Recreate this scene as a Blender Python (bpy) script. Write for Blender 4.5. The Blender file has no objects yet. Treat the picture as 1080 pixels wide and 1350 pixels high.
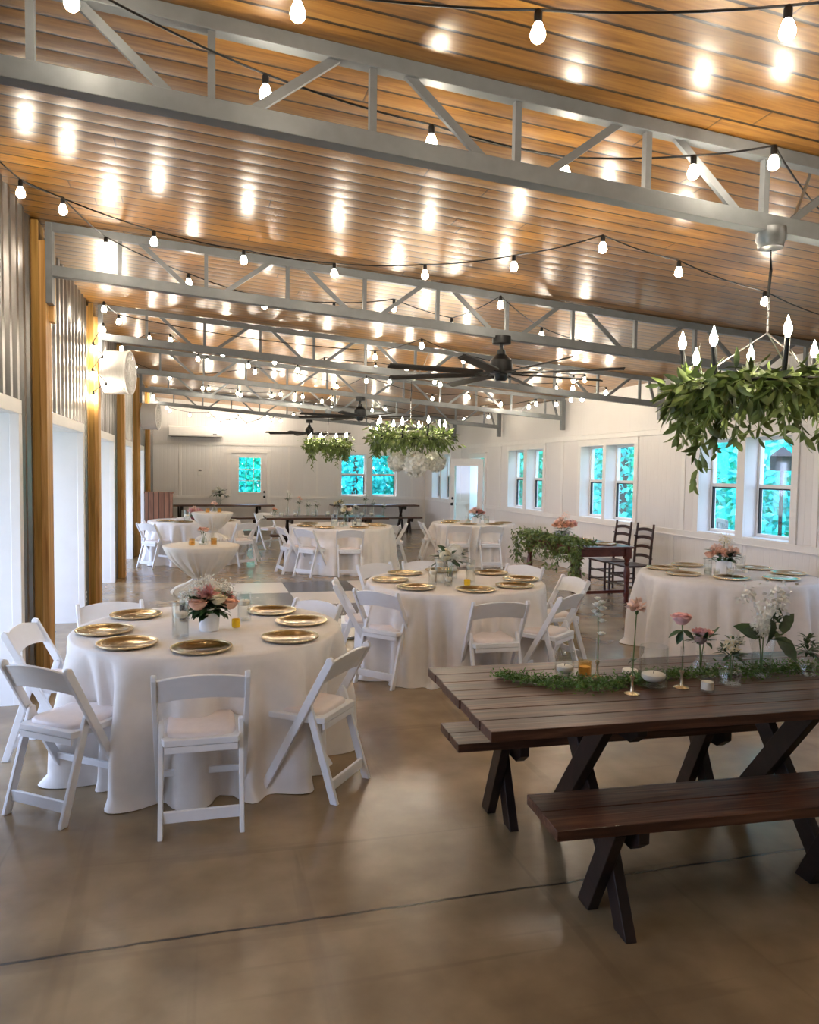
import bpy, math, random
from mathutils import Vector, Matrix, Euler
R = random.Random(7)
PI = math.pi
scene = bpy.context.scene
COL = scene.collection

# ------------------------------------------------------------------ materials
def new_mat(name):
    m = bpy.data.materials.new(name); m.use_nodes = True
    nt = m.node_tree; nt.nodes.clear()
    out = nt.nodes.new('ShaderNodeOutputMaterial')
    b = nt.nodes.new('ShaderNodeBsdfPrincipled')
    nt.links.new(b.outputs[0], out.inputs[0])
    return m, nt, b, out
def N(nt, t, **kw):
    n = nt.nodes.new('ShaderNode' + t)
    for k, v in kw.items():
        if k.startswith('i_'):
            n.inputs[int(k[2:]) if k[2:].isdigit() else k[2:].replace('_', ' ')].default_value = v
        else: setattr(n, k, v)
    return n
def coords(nt, scale=(1, 1, 1), kind='Object', rot=(0, 0, 0)):
    tc = N(nt, 'TexCoord'); mp = N(nt, 'Mapping')
    mp.inputs['Scale'].default_value = scale; mp.inputs['Rotation'].default_value = rot
    nt.links.new(tc.outputs[kind], mp.inputs[0])
    return mp.outputs[0]
def ramp(nt, fac, stops):
    r = N(nt, 'ValToRGB'); cr = r.color_ramp
    while len(cr.elements) < len(stops): cr.elements.new(0.5)
    for e, (p, c) in zip(cr.elements, stops):
        e.position = p; e.color = (*c, 1) if len(c) == 3 else c
    nt.links.new(fac, r.inputs[0]); return r.outputs[0]
def math_(nt, op, a, b=None, c=None):
    n = N(nt, 'Math', operation=op)
    for i, v in enumerate((a, b, c)):
        if v is None: continue
        if isinstance(v, (int, float)): n.inputs[i].default_value = v
        else: nt.links.new(v, n.inputs[i])
    return n.outputs[0]
def mixc(nt, fac, a, b, mode='MIX'):
    n = N(nt, 'MixRGB', blend_type=mode)
    for i, v in enumerate((fac, a, b)):
        if isinstance(v, (int, float)): n.inputs[i].default_value = v
        elif isinstance(v, tuple): n.inputs[i].default_value = (*v, 1)
        else: nt.links.new(v, n.inputs[i])
    return n.outputs[0]
def bump(nt, b, h, strength=.3, dist=.01):
    n = N(nt, 'Bump'); n.inputs['Strength'].default_value = strength; n.inputs['Distance'].default_value = dist
    nt.links.new(h, n.inputs['Height']); nt.links.new(n.outputs[0], b.inputs['Normal'])
def plain(name, c, rough=.5, metal=0, var=.12, scale=30, spec=.5, bmp=0, trans=0, sss=0, coat=0, kind='Object'):
    m, nt, b, o = new_mat(name)
    no = N(nt, 'TexNoise'); no.inputs['Scale'].default_value = scale; no.inputs['Detail'].default_value = 3
    nt.links.new(coords(nt, kind=kind), no.inputs[0])
    lo = tuple(x * (1 - var) for x in c); hi = tuple(min(1, x * (1 + var)) for x in c)
    nt.links.new(ramp(nt, no.outputs[0], [(.3, lo), (.7, hi)]), b.inputs['Base Color'])
    b.inputs['Roughness'].default_value = rough; b.inputs['Metallic'].default_value = metal
    b.inputs['Specular IOR Level'].default_value = spec
    b.inputs['Coat Weight'].default_value = coat
    if bmp: bump(nt, b, no.outputs[0], bmp, .004)
    return m
def emit(name, c, s):
    m, nt, b, o = new_mat(name)
    b.inputs['Base Color'].default_value = (*c, 1)
    b.inputs['Emission Color'].default_value = (*c, 1); b.inputs['Emission Strength'].default_value = s
    return m
def glassy(name, tint=(.98, .99, .985), refl=.05):
    m, nt, b, o = new_mat(name)
    nt.nodes.remove(b)
    t = N(nt, 'BsdfTransparent'); t.inputs[0].default_value = (*tint, 1)
    g = N(nt, 'BsdfGlossy'); g.inputs['Roughness'].default_value = .04
    lw = N(nt, 'LayerWeight'); lw.inputs[0].default_value = .35
    f = math_(nt, 'ADD', math_(nt, 'MULTIPLY', lw.outputs['Facing'], .34), refl * .6)
    mx = N(nt, 'MixShader'); nt.links.new(f, mx.inputs[0])
    nt.links.new(t.outputs[0], mx.inputs[1]); nt.links.new(g.outputs[0], mx.inputs[2])
    nt.links.new(mx.outputs[0], o.inputs[0]); return m

def wood(name, cols, grain=(2, 30, 30), rough=.4, knots=True, coat=0, spec=.5, bmp=.15, rot=(0, 0, 0), board=None):
    """board=(axis, width): per-board tone and dark joint; coordinates are object coordinates"""
    m, nt, b, o = new_mat(name)
    base = coords(nt); v = coords(nt, grain)
    sep = N(nt, 'SeparateXYZ'); nt.links.new(base, sep.inputs[0])
    add = N(nt, 'VectorMath', operation='ADD')
    nt.links.new(v, add.inputs[0])
    tone = None
    if board:
        q = math_(nt, 'DIVIDE', sep.outputs[board[0]], board[1])
        idx = math_(nt, 'FLOOR', q)
        wn = N(nt, 'TexWhiteNoise', noise_dimensions='1D'); nt.links.new(idx, wn.inputs['W'])
        sh = N(nt, 'VectorMath', operation='SCALE'); sh.inputs[3].default_value = 40
        nt.links.new(wn.outputs['Color'], sh.inputs[0]); nt.links.new(sh.outputs[0], add.inputs[1])
        tone = wn.outputs['Value']
    n1 = N(nt, 'TexNoise'); n1.inputs['Scale'].default_value = 1; n1.inputs['Detail'].default_value = 7; n1.inputs['Distortion'].default_value = 1.2
    nt.links.new(add.outputs[0], n1.inputs[0])
    col = ramp(nt, n1.outputs[0], [(.25, cols[0]), (.5, cols[1]), (.75, cols[2])])
    if tone is not None:
        col = mixc(nt, 1, col, ramp(nt, tone, [(0, (.80, .77, .74)), (1, (1.12, 1.1, 1.08))]), 'MULTIPLY')
    h = n1.outputs[0]
    if knots:
        vo = N(nt, 'TexVoronoi'); vo.inputs['Scale'].default_value = .55 if board else 1.0
        k = N(nt, 'VectorMath', operation='MULTIPLY'); k.inputs[1].default_value = (.45, .45, .45)
        nt.links.new(add.outputs[0] if board else coords(nt, (11, 11, 4.5)), k.inputs[0]); nt.links.new(k.outputs[0], vo.inputs[0])
        kf = ramp(nt, vo.outputs['Distance'], [(.05, (1, 1, 1)), (.13, (0, 0, 0))])
        col = mixc(nt, kf, col, tuple(x * .25 for x in cols[0]))
    if board:
        fr = math_(nt, 'FRACT', q)
        edge = math_(nt, 'MINIMUM', fr, math_(nt, 'SUBTRACT', 1, fr))
        seam = ramp(nt, edge, [(0.0, (1, 1, 1)), (.046, (1, 1, 1)), (.07, (0, 0, 0))])
        col = mixc(nt, seam, col, tuple(x * .12 for x in cols[0]))
        # board ends, staggered
        if len(board) > 2:
            lx = math_(nt, 'ADD', math_(nt, 'DIVIDE', sep.outputs[board[2]], 3.6), tone)
            fx = math_(nt, 'FRACT', lx)
            es = ramp(nt, fx, [(0, (1, 1, 1)), (.0012, (1, 1, 1)), (.002, (0, 0, 0))])
            col = mixc(nt, es, col, tuple(x * .15 for x in cols[0]))
        h = math_(nt, 'MULTIPLY', math_(nt, 'MULTIPLY', fr, math_(nt, 'SUBTRACT', 1, fr)), 4)   # each board slightly crowned
    nt.links.new(col, b.inputs['Base Color'])
    b.inputs['Roughness'].default_value = rough; b.inputs['Coat Weight'].default_value = coat
    b.inputs['Coat Roughness'].default_value = .22
    b.inputs['Specular IOR Level'].default_value = spec
    bump(nt, b, h, bmp, .0022 if board else .006)
    return m

M = {}
M['ceiling'] = wood('varnished_pine', [(.19, .078, .012), (.34, .158, .028), (.45, .24, .052)], grain=(.9, 26, 26), rough=.34, coat=.2, spec=.55, bmp=1.0, board=('Y', .14, 'X'))
M['post'] = wood('treated_pine', [(.27, .115, .025), (.52, .28, .085), (.70, .43, .17)], grain=(30, 30, .9), rough=.55, spec=.3)
M['post_pale'] = wood('treated_pine_pale', [(.40, .20, .055), (.62, .37, .13), (.74, .49, .22)], grain=(30, 30, .9), rough=.55, spec=.3)
M['post_dark'] = wood('treated_pine_greenish', [(.22, .11, .022), (.40, .225, .055), (.50, .31, .095)], grain=(30, 30, .9), rough=.55, spec=.3)
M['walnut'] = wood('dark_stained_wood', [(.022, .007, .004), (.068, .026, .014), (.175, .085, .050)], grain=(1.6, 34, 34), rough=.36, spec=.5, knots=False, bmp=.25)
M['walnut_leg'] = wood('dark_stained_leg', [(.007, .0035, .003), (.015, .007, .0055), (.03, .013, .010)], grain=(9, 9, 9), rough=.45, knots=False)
M['mahogany'] = wood('red_stained_wood', [(.055, .010, .008), (.10, .020, .014), (.15, .034, .022)], grain=(12, 3, 12), rough=.3, knots=False)
M['espresso'] = wood('espresso_wood', [(.02, .008, .007), (.04, .014, .011), (.06, .022, .018)], grain=(12, 12, 5), rough=.35, knots=False)
M['podium'] = wood('podium_wood', [(.17, .075, .045), (.25, .115, .07), (.31, .15, .095)], grain=(14, 14, 1.5), rough=.5, knots=False, board=('X', .11))
M['steel'] = plain('grey_painted_steel', (.185, .198, .21), .45, .0, .08, 12)
M['metal_wall'] = plain('galvanised_sheet', (.22, .21, .20), .30, .9, .15, 3)
M['white_plastic'] = plain('white_resin', (.80, .81, .84), .32, 0, .02, 20)
M['cushion'] = plain('white_vinyl_pad', (.80, .72, .70), .45, 0, .03, 25)
M['cloth'] = plain('white_polyester', (.80, .765, .74), .75, 0, .03, 14, spec=.25)
M['cream_cloth'] = plain('cream_polyester', (.80, .75, .66), .7, 0, .03, 14, spec=.3)
M['gold'] = plain('antique_gold_charger', (.235, .142, .034), .17, .72, .18, 25)
M['gold_rim'] = plain('beaded_gold_rim', (.68, .56, .36), .25, .75, .2, 120)
M['white_paint'] = plain('white_paint', (.80, .80, .80), .45, 0, .02, 6)
M['trim_paint'] = plain('white_trim_paint', (.82, .80, .775), .4, 0, .02, 6)
M['door_paint'] = plain('white_door_paint', (.78, .77, .76), .4, 0, .02, 6)
M['black'] = plain('black_metal', (.012, .012, .013), .4, .3, .2, 30)
M['blade'] = plain('fan_blade_dark', (.016, .014, .013), .55, 0, .2, 8)
M['galv'] = plain('galvanised_box', (.24, .25, .26), .35, .8, .15, 20)
M['chrome'] = plain('chain_steel', (.5, .5, .5), .3, .9, .1, 20)
M['wax'] = plain('candle_wax', (.85, .80, .70), .5, 0, .03, 20)
M['amber_wax'] = plain('amber_wax', (.82, .60, .30), .5, 0, .1, 20)
M['yellow_glass'] = plain('yellow_glass', (.95, .60, .02), .15, 0, .08, 30)
M['amber_glass'] = glassy('amber_glass', (.97, .84, .60), .06)
M['glass'] = glassy('clear_glass')
M['pane'] = glassy('window_pane', (.97, .985, .985), .03)
M['water'] = glassy('water', (.97, .985, .98), .02)
M['pot'] = plain('white_ceramic', (.82, .83, .85), .25, 0, .02, 20)
M['silver'] = plain('silvered_bowl', (.60, .61, .62), .28, .7, .1, 30)
M['bulb'] = emit('warm_bulb', (1, .88, .70), 105)
M['flame'] = emit('candle_bulb', (1, .88, .68), 155)
M['label_white'] = plain('white_shell', (.78, .77, .75), .4, 0, .02, 9)
M['leaf'] = plain('leaf_green', (.12, .175, .045), .42, 0, .55, 18)
M['leaf_dark'] = plain('leaf_dark', (.035, .085, .03), .4, 0, .5, 18)
M['garland'] = plain('eucalyptus_leaf', (.145, .205, .052), .42, 0, .75, 9)
M['moss'] = plain('smilax_green', (.075, .16, .025), .5, 0, .5, 25)
M['stem'] = plain('stem_green', (.10, .17, .05), .5, 0, .3, 20)
M['peach'] = plain('peach_petal', (.88, .50, .36), .6, 0, .2, 40)
M['pink'] = plain('pink_petal', (.86, .50, .48), .6, 0, .18, 40)
M['blush'] = plain('blush_petal', (.88, .66, .56), .6, 0, .15, 40)
M['rose'] = plain('dusty_rose_petal', (.66, .32, .29), .6, 0, .25, 40)
M['cream'] = plain('cream_petal', (.82, .74, .52), .6, 0, .12, 40)
M['white_petal'] = plain('white_petal', (.84, .84, .78), .6, 0, .06, 40)
M['mauve'] = plain('mauve_petal', (.42, .30, .28), .6, 0, .2, 40)
M['burgundy'] = plain('burgundy_petal', (.22, .05, .06), .6, 0, .3, 40)
M['floor_white'] = plain('white_dance_panel', (.74, .70, .64), .22, 0, .05, 3)
M['bark'] = plain('tree_bark', (.10, .08, .06), .8, 0, .3, 10)
M['tree_leaf'] = plain('teal_tree_leaf', (.02, .74, .48), .6, 0, .45, 1.2)  # teal-green leaf colour with random variation
M['tree_leaf_b'] = plain('pale_tree_leaf', (.05, .78, .72), .6, 0, .4, 1.2)
M['lawn'] = plain('lawn_grass', (.21, .25, .18), .9, 0, .3, 2)
M['flat_black'] = plain('black_screen_edge', (.02, .02, .022), .6, 0, .1, 10)  # plain black of screen edges, louver and receptacle

def beadboard(name, axis, pitch=.10, c=(.80, .775, .755)):
    m, nt, b, o = new_mat(name)
    sep = N(nt, 'SeparateXYZ'); nt.links.new(coords(nt), sep.inputs[0])
    q = math_(nt, 'DIVIDE', sep.outputs[axis], pitch)
    fr = math_(nt, 'FRACT', q)
    edge = math_(nt, 'MINIMUM', fr, math_(nt, 'SUBTRACT', 1, fr))
    no = N(nt, 'TexNoise'); no.inputs['Scale'].default_value = 1.5; nt.links.new(coords(nt), no.inputs[0])
    col = ramp(nt, no.outputs[0], [(.3, tuple(x * .96 for x in c)), (.7, c)])
    nt.links.new(col, b.inputs['Base Color'])
    b.inputs['Roughness'].default_value = .5; b.inputs['Specular IOR Level'].default_value = .35
    bump(nt, b, ramp(nt, edge, [(0, (0, 0, 0)), (.10, (1, 1, 1))]), .55, .004)
    return m
M['bead_right'] = beadboard('white_beadboard_right', 'Y')
M['bead_far'] = beadboard('white_beadboard_far', 'X', c=(.80, .785, .775))

def concrete():
    m, nt, b, o = new_mat('polished_concrete')
    v = coords(nt)
    n1 = N(nt, 'TexNoise'); n1.inputs['Scale'].default_value = .8; n1.inputs['Detail'].default_value = 7; n1.inputs['Roughness'].default_value = .5
    nt.links.new(v, n1.inputs[0])
    n2 = N(nt, 'TexNoise'); n2.inputs['Scale'].default_value = 3.2; n2.inputs['Detail'].default_value = 6; nt.links.new(v, n2.inputs[0])
    col = ramp(nt, n1.outputs[0], [(.32, (.20, .140, .078)), (.5, (.285, .205, .115)), (.68, (.375, .28, .168))])
    col = mixc(nt, .85, col, ramp(nt, n2.outputs[0], [(.2, (.72, .72, .73)), (.8, (1.2, 1.18, 1.16))]), 'MULTIPLY')
    for sc, ro_ in (((.35, 9, 1), .5), ((7, .3, 1), .9)):
        ns = N(nt, 'TexNoise'); ns.inputs['Scale'].default_value = 1.2; ns.inputs['Detail'].default_value = 3; ns.inputs['Distortion'].default_value = .6
        nt.links.new(coords(nt, sc, rot=(0, 0, ro_)), ns.inputs[0])
        col = mixc(nt, math_(nt, 'MULTIPLY', ramp(nt, ns.outputs[0], [(.62, (0, 0, 0)), (.68, (1, 1, 1))]), .22), col, (.13, .09, .055))
    # saw-cut joint across the slab with its dirt
    sep = N(nt, 'SeparateXYZ'); nt.links.new(v, sep.inputs[0])
    n4 = N(nt, 'TexNoise'); n4.inputs['Scale'].default_value = 4; n4.inputs['Detail'].default_value = 3; nt.links.new(v, n4.inputs[0])
    y = math_(nt, 'ADD', sep.outputs['Y'], math_(nt, 'MULTIPLY', math_(nt, 'SUBTRACT', n4.outputs[0], .5), .03))
    d = math_(nt, 'ABSOLUTE', math_(nt, 'SUBTRACT', y, 2.833))
    joint = ramp(nt, d, [(.004, (1, 1, 1)), (.009, (0, 0, 0))])
    dirt = math_(nt, 'MULTIPLY', ramp(nt, d, [(0, (1, 1, 1)), (.08, (0, 0, 0))]), ramp(nt, n4.outputs[0], [(.40, (0, 0, 0)), (.60, (1, 1, 1))]))
    col = mixc(nt, math_(nt, 'MULTIPLY', dirt, .55), col, (.10, .07, .045))
    col = mixc(nt, joint, col, (.03, .022, .016))
    nt.links.new(col, b.inputs['Base Color'])
    nt.links.new(ramp(nt, n2.outputs[0], [(.2, (.20,) * 3), (.8, (.262,) * 3)]), b.inputs['Roughness'])
    b.inputs['Specular IOR Level'].default_value = .55
    return m
M['floor'] = concrete()

def checker():
    m, nt, b, o = new_mat('checker_dance_panels')
    v = coords(nt); sep = N(nt, 'SeparateXYZ'); nt.links.new(v, sep.inputs[0])
    qx = math_(nt, 'DIVIDE', sep.outputs['X'], .98); qy = math_(nt, 'DIVIDE', sep.outputs['Y'], .98)
    par = math_(nt, 'MODULO', math_(nt, 'ADD', math_(nt, 'FLOOR', qx), math_(nt, 'FLOOR', qy)), 2)
    fx = math_(nt, 'FRACT', qx); fy = math_(nt, 'FRACT', qy)
    ex = math_(nt, 'MINIMUM', fx, math_(nt, 'SUBTRACT', 1, fx)); ey = math_(nt, 'MINIMUM', fy, math_(nt, 'SUBTRACT', 1, fy))
    e = math_(nt, 'MINIMUM', ex, ey)
    col = mixc(nt, math_(nt, 'GREATER_THAN', par, .5), (.045, .042, .042), (.74, .69, .61))
    col = mixc(nt, math_(nt, 'LESS_THAN', e, .006), col, (.05, .05, .05))
    nt.links.new(col, b.inputs['Base Color']); b.inputs['Roughness'].default_value = .2
    return m
M['checker'] = checker()

# ------------------------------------------------------------------ mesh builder
class MB:
    def __init__(s): s.v = []; s.f = []
    def add(s, vs, fs):
        k = len(s.v); s.v += [tuple(p) for p in vs]; s.f += [tuple(i + k for i in f) for f in fs]
    def box(s, x0, x1, y0, y1, z0, z1, mat=None):
        vs = [Vector(p) for p in ((x0, y0, z0), (x1, y0, z0), (x1, y1, z0), (x0, y1, z0), (x0, y0, z1), (x1, y0, z1), (x1, y1, z1), (x0, y1, z1))]
        if mat: vs = [mat @ p for p in vs]
        s.add(vs, [(0, 3, 2, 1), (4, 5, 6, 7), (0, 1, 5, 4), (1, 2, 6, 5), (2, 3, 7, 6), (3, 0, 4, 7)])
    def prism(s, poly, axis, a, b):
        """poly: 2D outline; axis: extrusion axis; the other two axes follow in x,y,z order"""
        n = len(poly)
        def P(u, v, w):
            return {'x': (w, u, v), 'y': (u, w, v), 'z': (u, v, w)}[axis]
        vs = [P(u, v, a) for u, v in poly] + [P(u, v, b) for u, v in poly]
        fs = [tuple(range(n))[::-1], tuple(range(n, 2 * n))] + [(i, (i + 1) % n, n + (i + 1) % n, n + i) for i in range(n)]
        s.add(vs, fs)
    def beam(s, p, q, w, h, up=(0, 0, 1)):
        p = Vector(p); q = Vector(q); d = (q - p).normalized(); up = Vector(up)
        a = d.cross(up)
        if a.length < 1e-4: a = d.cross(Vector((1, 0, 0)))
        a.normalize(); b = a.cross(d).normalized()
        vs = []
        for c in (p, q):
            for sx, sy in ((-1, -1), (1, -1), (1, 1), (-1, 1)): vs.append(c + a * sx * w / 2 + b * sy * h / 2)
        s.add(vs, [(0, 3, 2, 1), (4, 5, 6, 7), (0, 1, 5, 4), (1, 2, 6, 5), (2, 3, 7, 6), (3, 0, 4, 7)])
    def tube(s, pts, r, n=6, caps=True):
        pts = [Vector(p) for p in pts]; k = len(s.v); m = len(pts)
        rr = r if isinstance(r, (list, tuple)) else [r] * m
        for i, p in enumerate(pts):
            d = (pts[min(i + 1, m - 1)] - pts[max(i - 1, 0)]).normalized()
            a = d.cross(Vector((0, 0, 1)));
            if a.length < 1e-3: a = d.cross(Vector((0, 1, 0)))
            a.normalize(); b = a.cross(d)
            for j in range(n):
                t = 2 * PI * j / n; s.v.append(tuple(p + (a * math.cos(t) + b * math.sin(t)) * rr[i]))
        for i in range(m - 1):
            for j in range(n):
                s.f.append((k + i * n + j, k + i * n + (j + 1) % n, k + (i + 1) * n + (j + 1) % n, k + (i + 1) * n + j))
        if caps:
            s.f.append(tuple(k + j for j in range(n))[::-1]); s.f.append(tuple(k + (m - 1) * n + j for j in range(n)))
    def lathe(s, prof, n=20, c=(0, 0, 0), mat=None):
        """prof: list of (r, z); r==0 closes"""
        k = len(s.v); rows = []
        for r, z in prof:
            if r <= 1e-6:
                p = Vector((c[0], c[1], c[2] + z)); s.v.append(tuple(mat @ p if mat else p)); rows.append([len(s.v) - 1] * n)
            else:
                row = []
                for j in range(n):
                    t = 2 * PI * j / n; p = Vector((c[0] + r * math.cos(t), c[1] + r * math.sin(t), c[2] + z))
                    s.v.append(tuple(mat @ p if mat else p)); row.append(len(s.v) - 1)
                rows.append(row)
        for a, b in zip(rows, rows[1:]):
            for j in range(n):
                q = [a[j], a[(j + 1) % n], b[(j + 1) % n], b[j]]
                u = []
                for x in q:
                    if x not in u: u.append(x)
                if len(u) >= 3: s.f.append(tuple(u))
    def leaf(s, p, d, L, w, up=None, bend=.25):
        p = Vector(p); d = Vector(d).normalized()
        up = Vector(up) if up else Vector((R.uniform(-1, 1), R.uniform(-1, 1), R.uniform(-1, 1)))
        a = d.cross(up)
        if a.length < 1e-3: a = d.cross(Vector((.3, .5, .8)))
        a.normalize(); nn = a.cross(d)
        vs = []; prof = ((0, 0), (.28, .85), (.55, 1), (.8, .6), (1, 0))
        rows = []
        for t, k in prof:
            c = p + d * L * t - nn * bend * L * t * t
            if k == 0: vs.append(c); rows.append((len(vs) - 1,))
            else:
                vs += [c - a * w * k / 2 + nn * w * .12, c, c + a * w * k / 2 + nn * w * .12]
                rows.append((len(vs) - 3, len(vs) - 2, len(vs) - 1))
        fs = []
        for x, y in zip(rows, rows[1:]):
            if len(x) == 1: fs += [(x[0], y[1], y[0]), (x[0], y[2], y[1])]
            elif len(y) == 1: fs += [(x[0], x[1], y[0]), (x[1], x[2], y[0])]
            else: fs += [(x[0], x[1], y[1], y[0]), (x[1], x[2], y[2], y[1])]
        s.add(vs, fs)
    def build(s, name, m, parent=None, smooth=40, bevel=0, loc=None):
        me = bpy.data.meshes.new(name); me.from_pydata(s.v, [], s.f); me.update()
        if m is not None: me.materials.append(M[m] if isinstance(m, str) else m)
        if smooth:
            me.shade_smooth(); me.set_sharp_from_angle(angle=math.radians(smooth))
        o = bpy.data.objects.new(name, me); COL.objects.link(o)
        if parent is not None: o.parent = parent
        if loc: o.location = loc
        if bevel:
            md = o.modifiers.new('bevel', 'BEVEL'); md.width = bevel; md.segments = 2; md.limit_method = 'ANGLE'
        return o
def thing(name, label, cat, loc=(0, 0, 0), rz=0, group=None):
    o = bpy.data.objects.new(name, None); COL.objects.link(o); o.empty_display_size = .1
    o.location = loc; o.rotation_euler = (0, 0, rz); o['label'] = label; o['category'] = cat
    if group: o['group'] = group
    return o
def tag(o, label, cat, group=None):
    o['label'] = label; o['category'] = cat
    if group: o['group'] = group
    return o
def struct(o): o['kind'] = 'structure'; return o
def kids(o): return [c for c in bpy.data.objects if c.parent == o]
KID = {}
def dup(src, loc, rz, label, group=None):
    if src.name not in KID:
        KID[src.name] = [(c, kids(c)) for c in kids(src)]
    r = src.copy(); COL.objects.link(r); r.location = loc; r.rotation_euler = (0, 0, rz); r['label'] = label
    if group: r['group'] = group
    for c, gs in KID[src.name]:
        n = c.copy(); COL.objects.link(n); n.parent = r
        for g in gs:
            h = g.copy(); COL.objects.link(h); h.parent = n
    return r

# ------------------------------------------------------------------ dimensions
XW, XR, YF, YB = -1.28, 6.408, 21.65, -4.0
def zc(x): return 3.53 - .07 * x          # underside of the pitched board ceiling
TR_Y = [3.22, 6.487, 9.537, 12.587, 15.637, 18.687]

# ------------------------------------------------------------------ setting
f = MB(); f.box(-3.0, XR + .3, YB - .2, YF + .3, -.12, 0)
struct(f.build('floor', 'floor', smooth=0))
c = MB(); c.prism([(XW - .25, zc(XW - .25)), (XR + .3, zc(XR + .3)), (XR + .3, zc(XR + .3) + .12), (XW - .25, zc(XW - .25) + .12)], 'y', YB - .2, YF + .3)
struct(c.build('ceiling', 'ceiling', smooth=0))
g = MB(); g.box(-40, 60, -30, 80, -.5, -.14)
struct(g.build('trim_lawn', 'lawn', smooth=0)); bpy.data.objects['trim_lawn'].name = 'ground'

def wall_boxes(mb, axis, p0, p1, lo, hi, z0, z1, holes):
    """boxes of a wall slab lying between p0..p1 on its thickness axis, running lo..hi, with holes (a,b,za,zb)"""
    cuts = sorted({lo, hi, *[h[0] for h in holes], *[h[1] for h in holes]})
    for a, b in zip(cuts, cuts[1:]):
        hs = [h for h in holes if h[0] <= a + 1e-6 and h[1] >= b - 1e-6]
        zs = [(z0, z1)]
        for h in hs: zs = [(z0, h[2]), (h[3], z1)]
        for za, zb in zs:
            if zb - za > 1e-4:
                if axis == 'x': mb.box(p0, p1, a, b, za, zb)
                else: mb.box(a, b, p0, p1, za, zb)
WIN_R = [((4.02, 4.76), (4.90, 5.64)), ((7.10, 7.86), (8.00, 8.74)), ((10.33, 11.17), (11.27, 12.03)), ((13.55, 14.31), (14.46, 15.26)), ((19.30, 20.0), (20.14, 20.84))]
ZS, ZT = .98, 2.19
DOOR_R = (16.72, 17.66)
holes = [(a, b, ZS, ZT) for pr in WIN_R for a, b in pr] + [(DOOR_R[0], DOOR_R[1], 0, 2.06)]
w = MB(); wall_boxes(w, 'x', XR, XR + .25, YB, YF + .25, 0, zc(XR) + .01, holes)
struct(w.build('wall_right', 'bead_right', smooth=0))
WIN_F = [(3.89, 4.62), (4.80, 5.53)]
DOOR_F = (.80, 1.78)
w = MB(); wall_boxes(w, 'y', YF, YF + .25, -3.0, XR + .25, 0, zc(XW) + .05, [(a, b, ZS, ZT) for a, b in WIN_F] + [(DOOR_F[0], DOOR_F[1], 0, 2.16)])
struct(w.build('wall_far', 'bead_far', smooth=0))
w = MB(); w.box(-3.0, XR + .25, YB - .2, YB, 0, zc(XW) + .05)
struct(w.build('wall_back', 'white_paint', smooth=0))

# left wall: corrugated sheet with cased openings into deep white bays
OPEN = [(.88, 2.98), (3.95, 6.05), (7.0, 9.1), (10.05, 12.15), (13.1, 15.2), (16.15, 18.25)]
mb = MB(); rows = []
ys = []; y = YB
while y < YF - .001: ys.append(y); y += .021
for o_ in OPEN: ys += [o_[0] + .03, o_[1] - .03]
ys = sorted(set(round(q, 4) for q in ys))
def rib(y):
    t = (y / .21) % 1.0
    return .030 * max(0, min(1, 2.2 * math.cos(2 * PI * (t - .5)) * .5 + .5))
for p_ in TR_Y[1:]: ys = [q for q in ys if not p_ - .06 < q < p_ + .165] + [p_ - .06, p_ + .165]
ys = sorted(set(round(q, 4) for q in ys))
bay = 0
def flush():
    global mb, bay
    bay += 1; struct(mb.build('wall_left_%d' % bay, 'metal_wall', smooth=60)); mb = MB()
for i in range(len(ys) - 1):
    a, b = ys[i], ys[i + 1]; m_ = (a + b) / 2
    if any(p_ - .06 < m_ < p_ + .165 for p_ in TR_Y[1:]): flush(); continue
    zb = 2.12 if any(o_[0] + .029 < m_ < o_[1] - .029 for o_ in OPEN) else 0
    xa, xb = XW + rib(a), XW + rib(b)
    mb.add([(xa, a, zb), (xb, b, zb), (xb, b, zc(XW) + .03), (xa, a, zc(XW) + .03)], [(0, 1, 2, 3)])
    if zb: mb.add([(XW - .06, a, zb), (XW - .06, b, zb), (xb, b, zb), (xa, a, zb)], [(0, 1, 2, 3)])
flush()
back = MB(); wall_boxes(back, 'x', XW - .12, XW - .032, YB, YF, 0, zc(XW) + .1, [(a + .05, b - .05, 0, 2.1) for a, b in OPEN])
struct(back.build('wall_left_backing', 'white_paint', smooth=0))
for i, (a, b) in enumerate(OPEN, 1):
    t = MB(); w_ = .095
    t.box(XW - .03, XW + .035, a, a + w_, 0, 2.10); t.box(XW - .03, XW + .035, b - w_, b, 0, 2.10); t.box(XW - .03, XW + .035, a, b, 2.10, 2.20)
    struct(t.build('trim_%d' % i, 'trim_paint', smooth=0, bevel=.004))
    s_ = MB()   # deep reveal: far side, near side, head
    s_.box(-2.75, XW - .03, b - w_ + .005, b + .02, 0, 2.16); s_.box(-2.75, XW - .03, a - .02, a + w_ - .005, 0, 2.16); s_.box(-2.75, XW - .03, a, b, 2.105, 2.18)
    struct(s_.build('wall_left_bay_%d' % i, 'white_paint', smooth=0))

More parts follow.
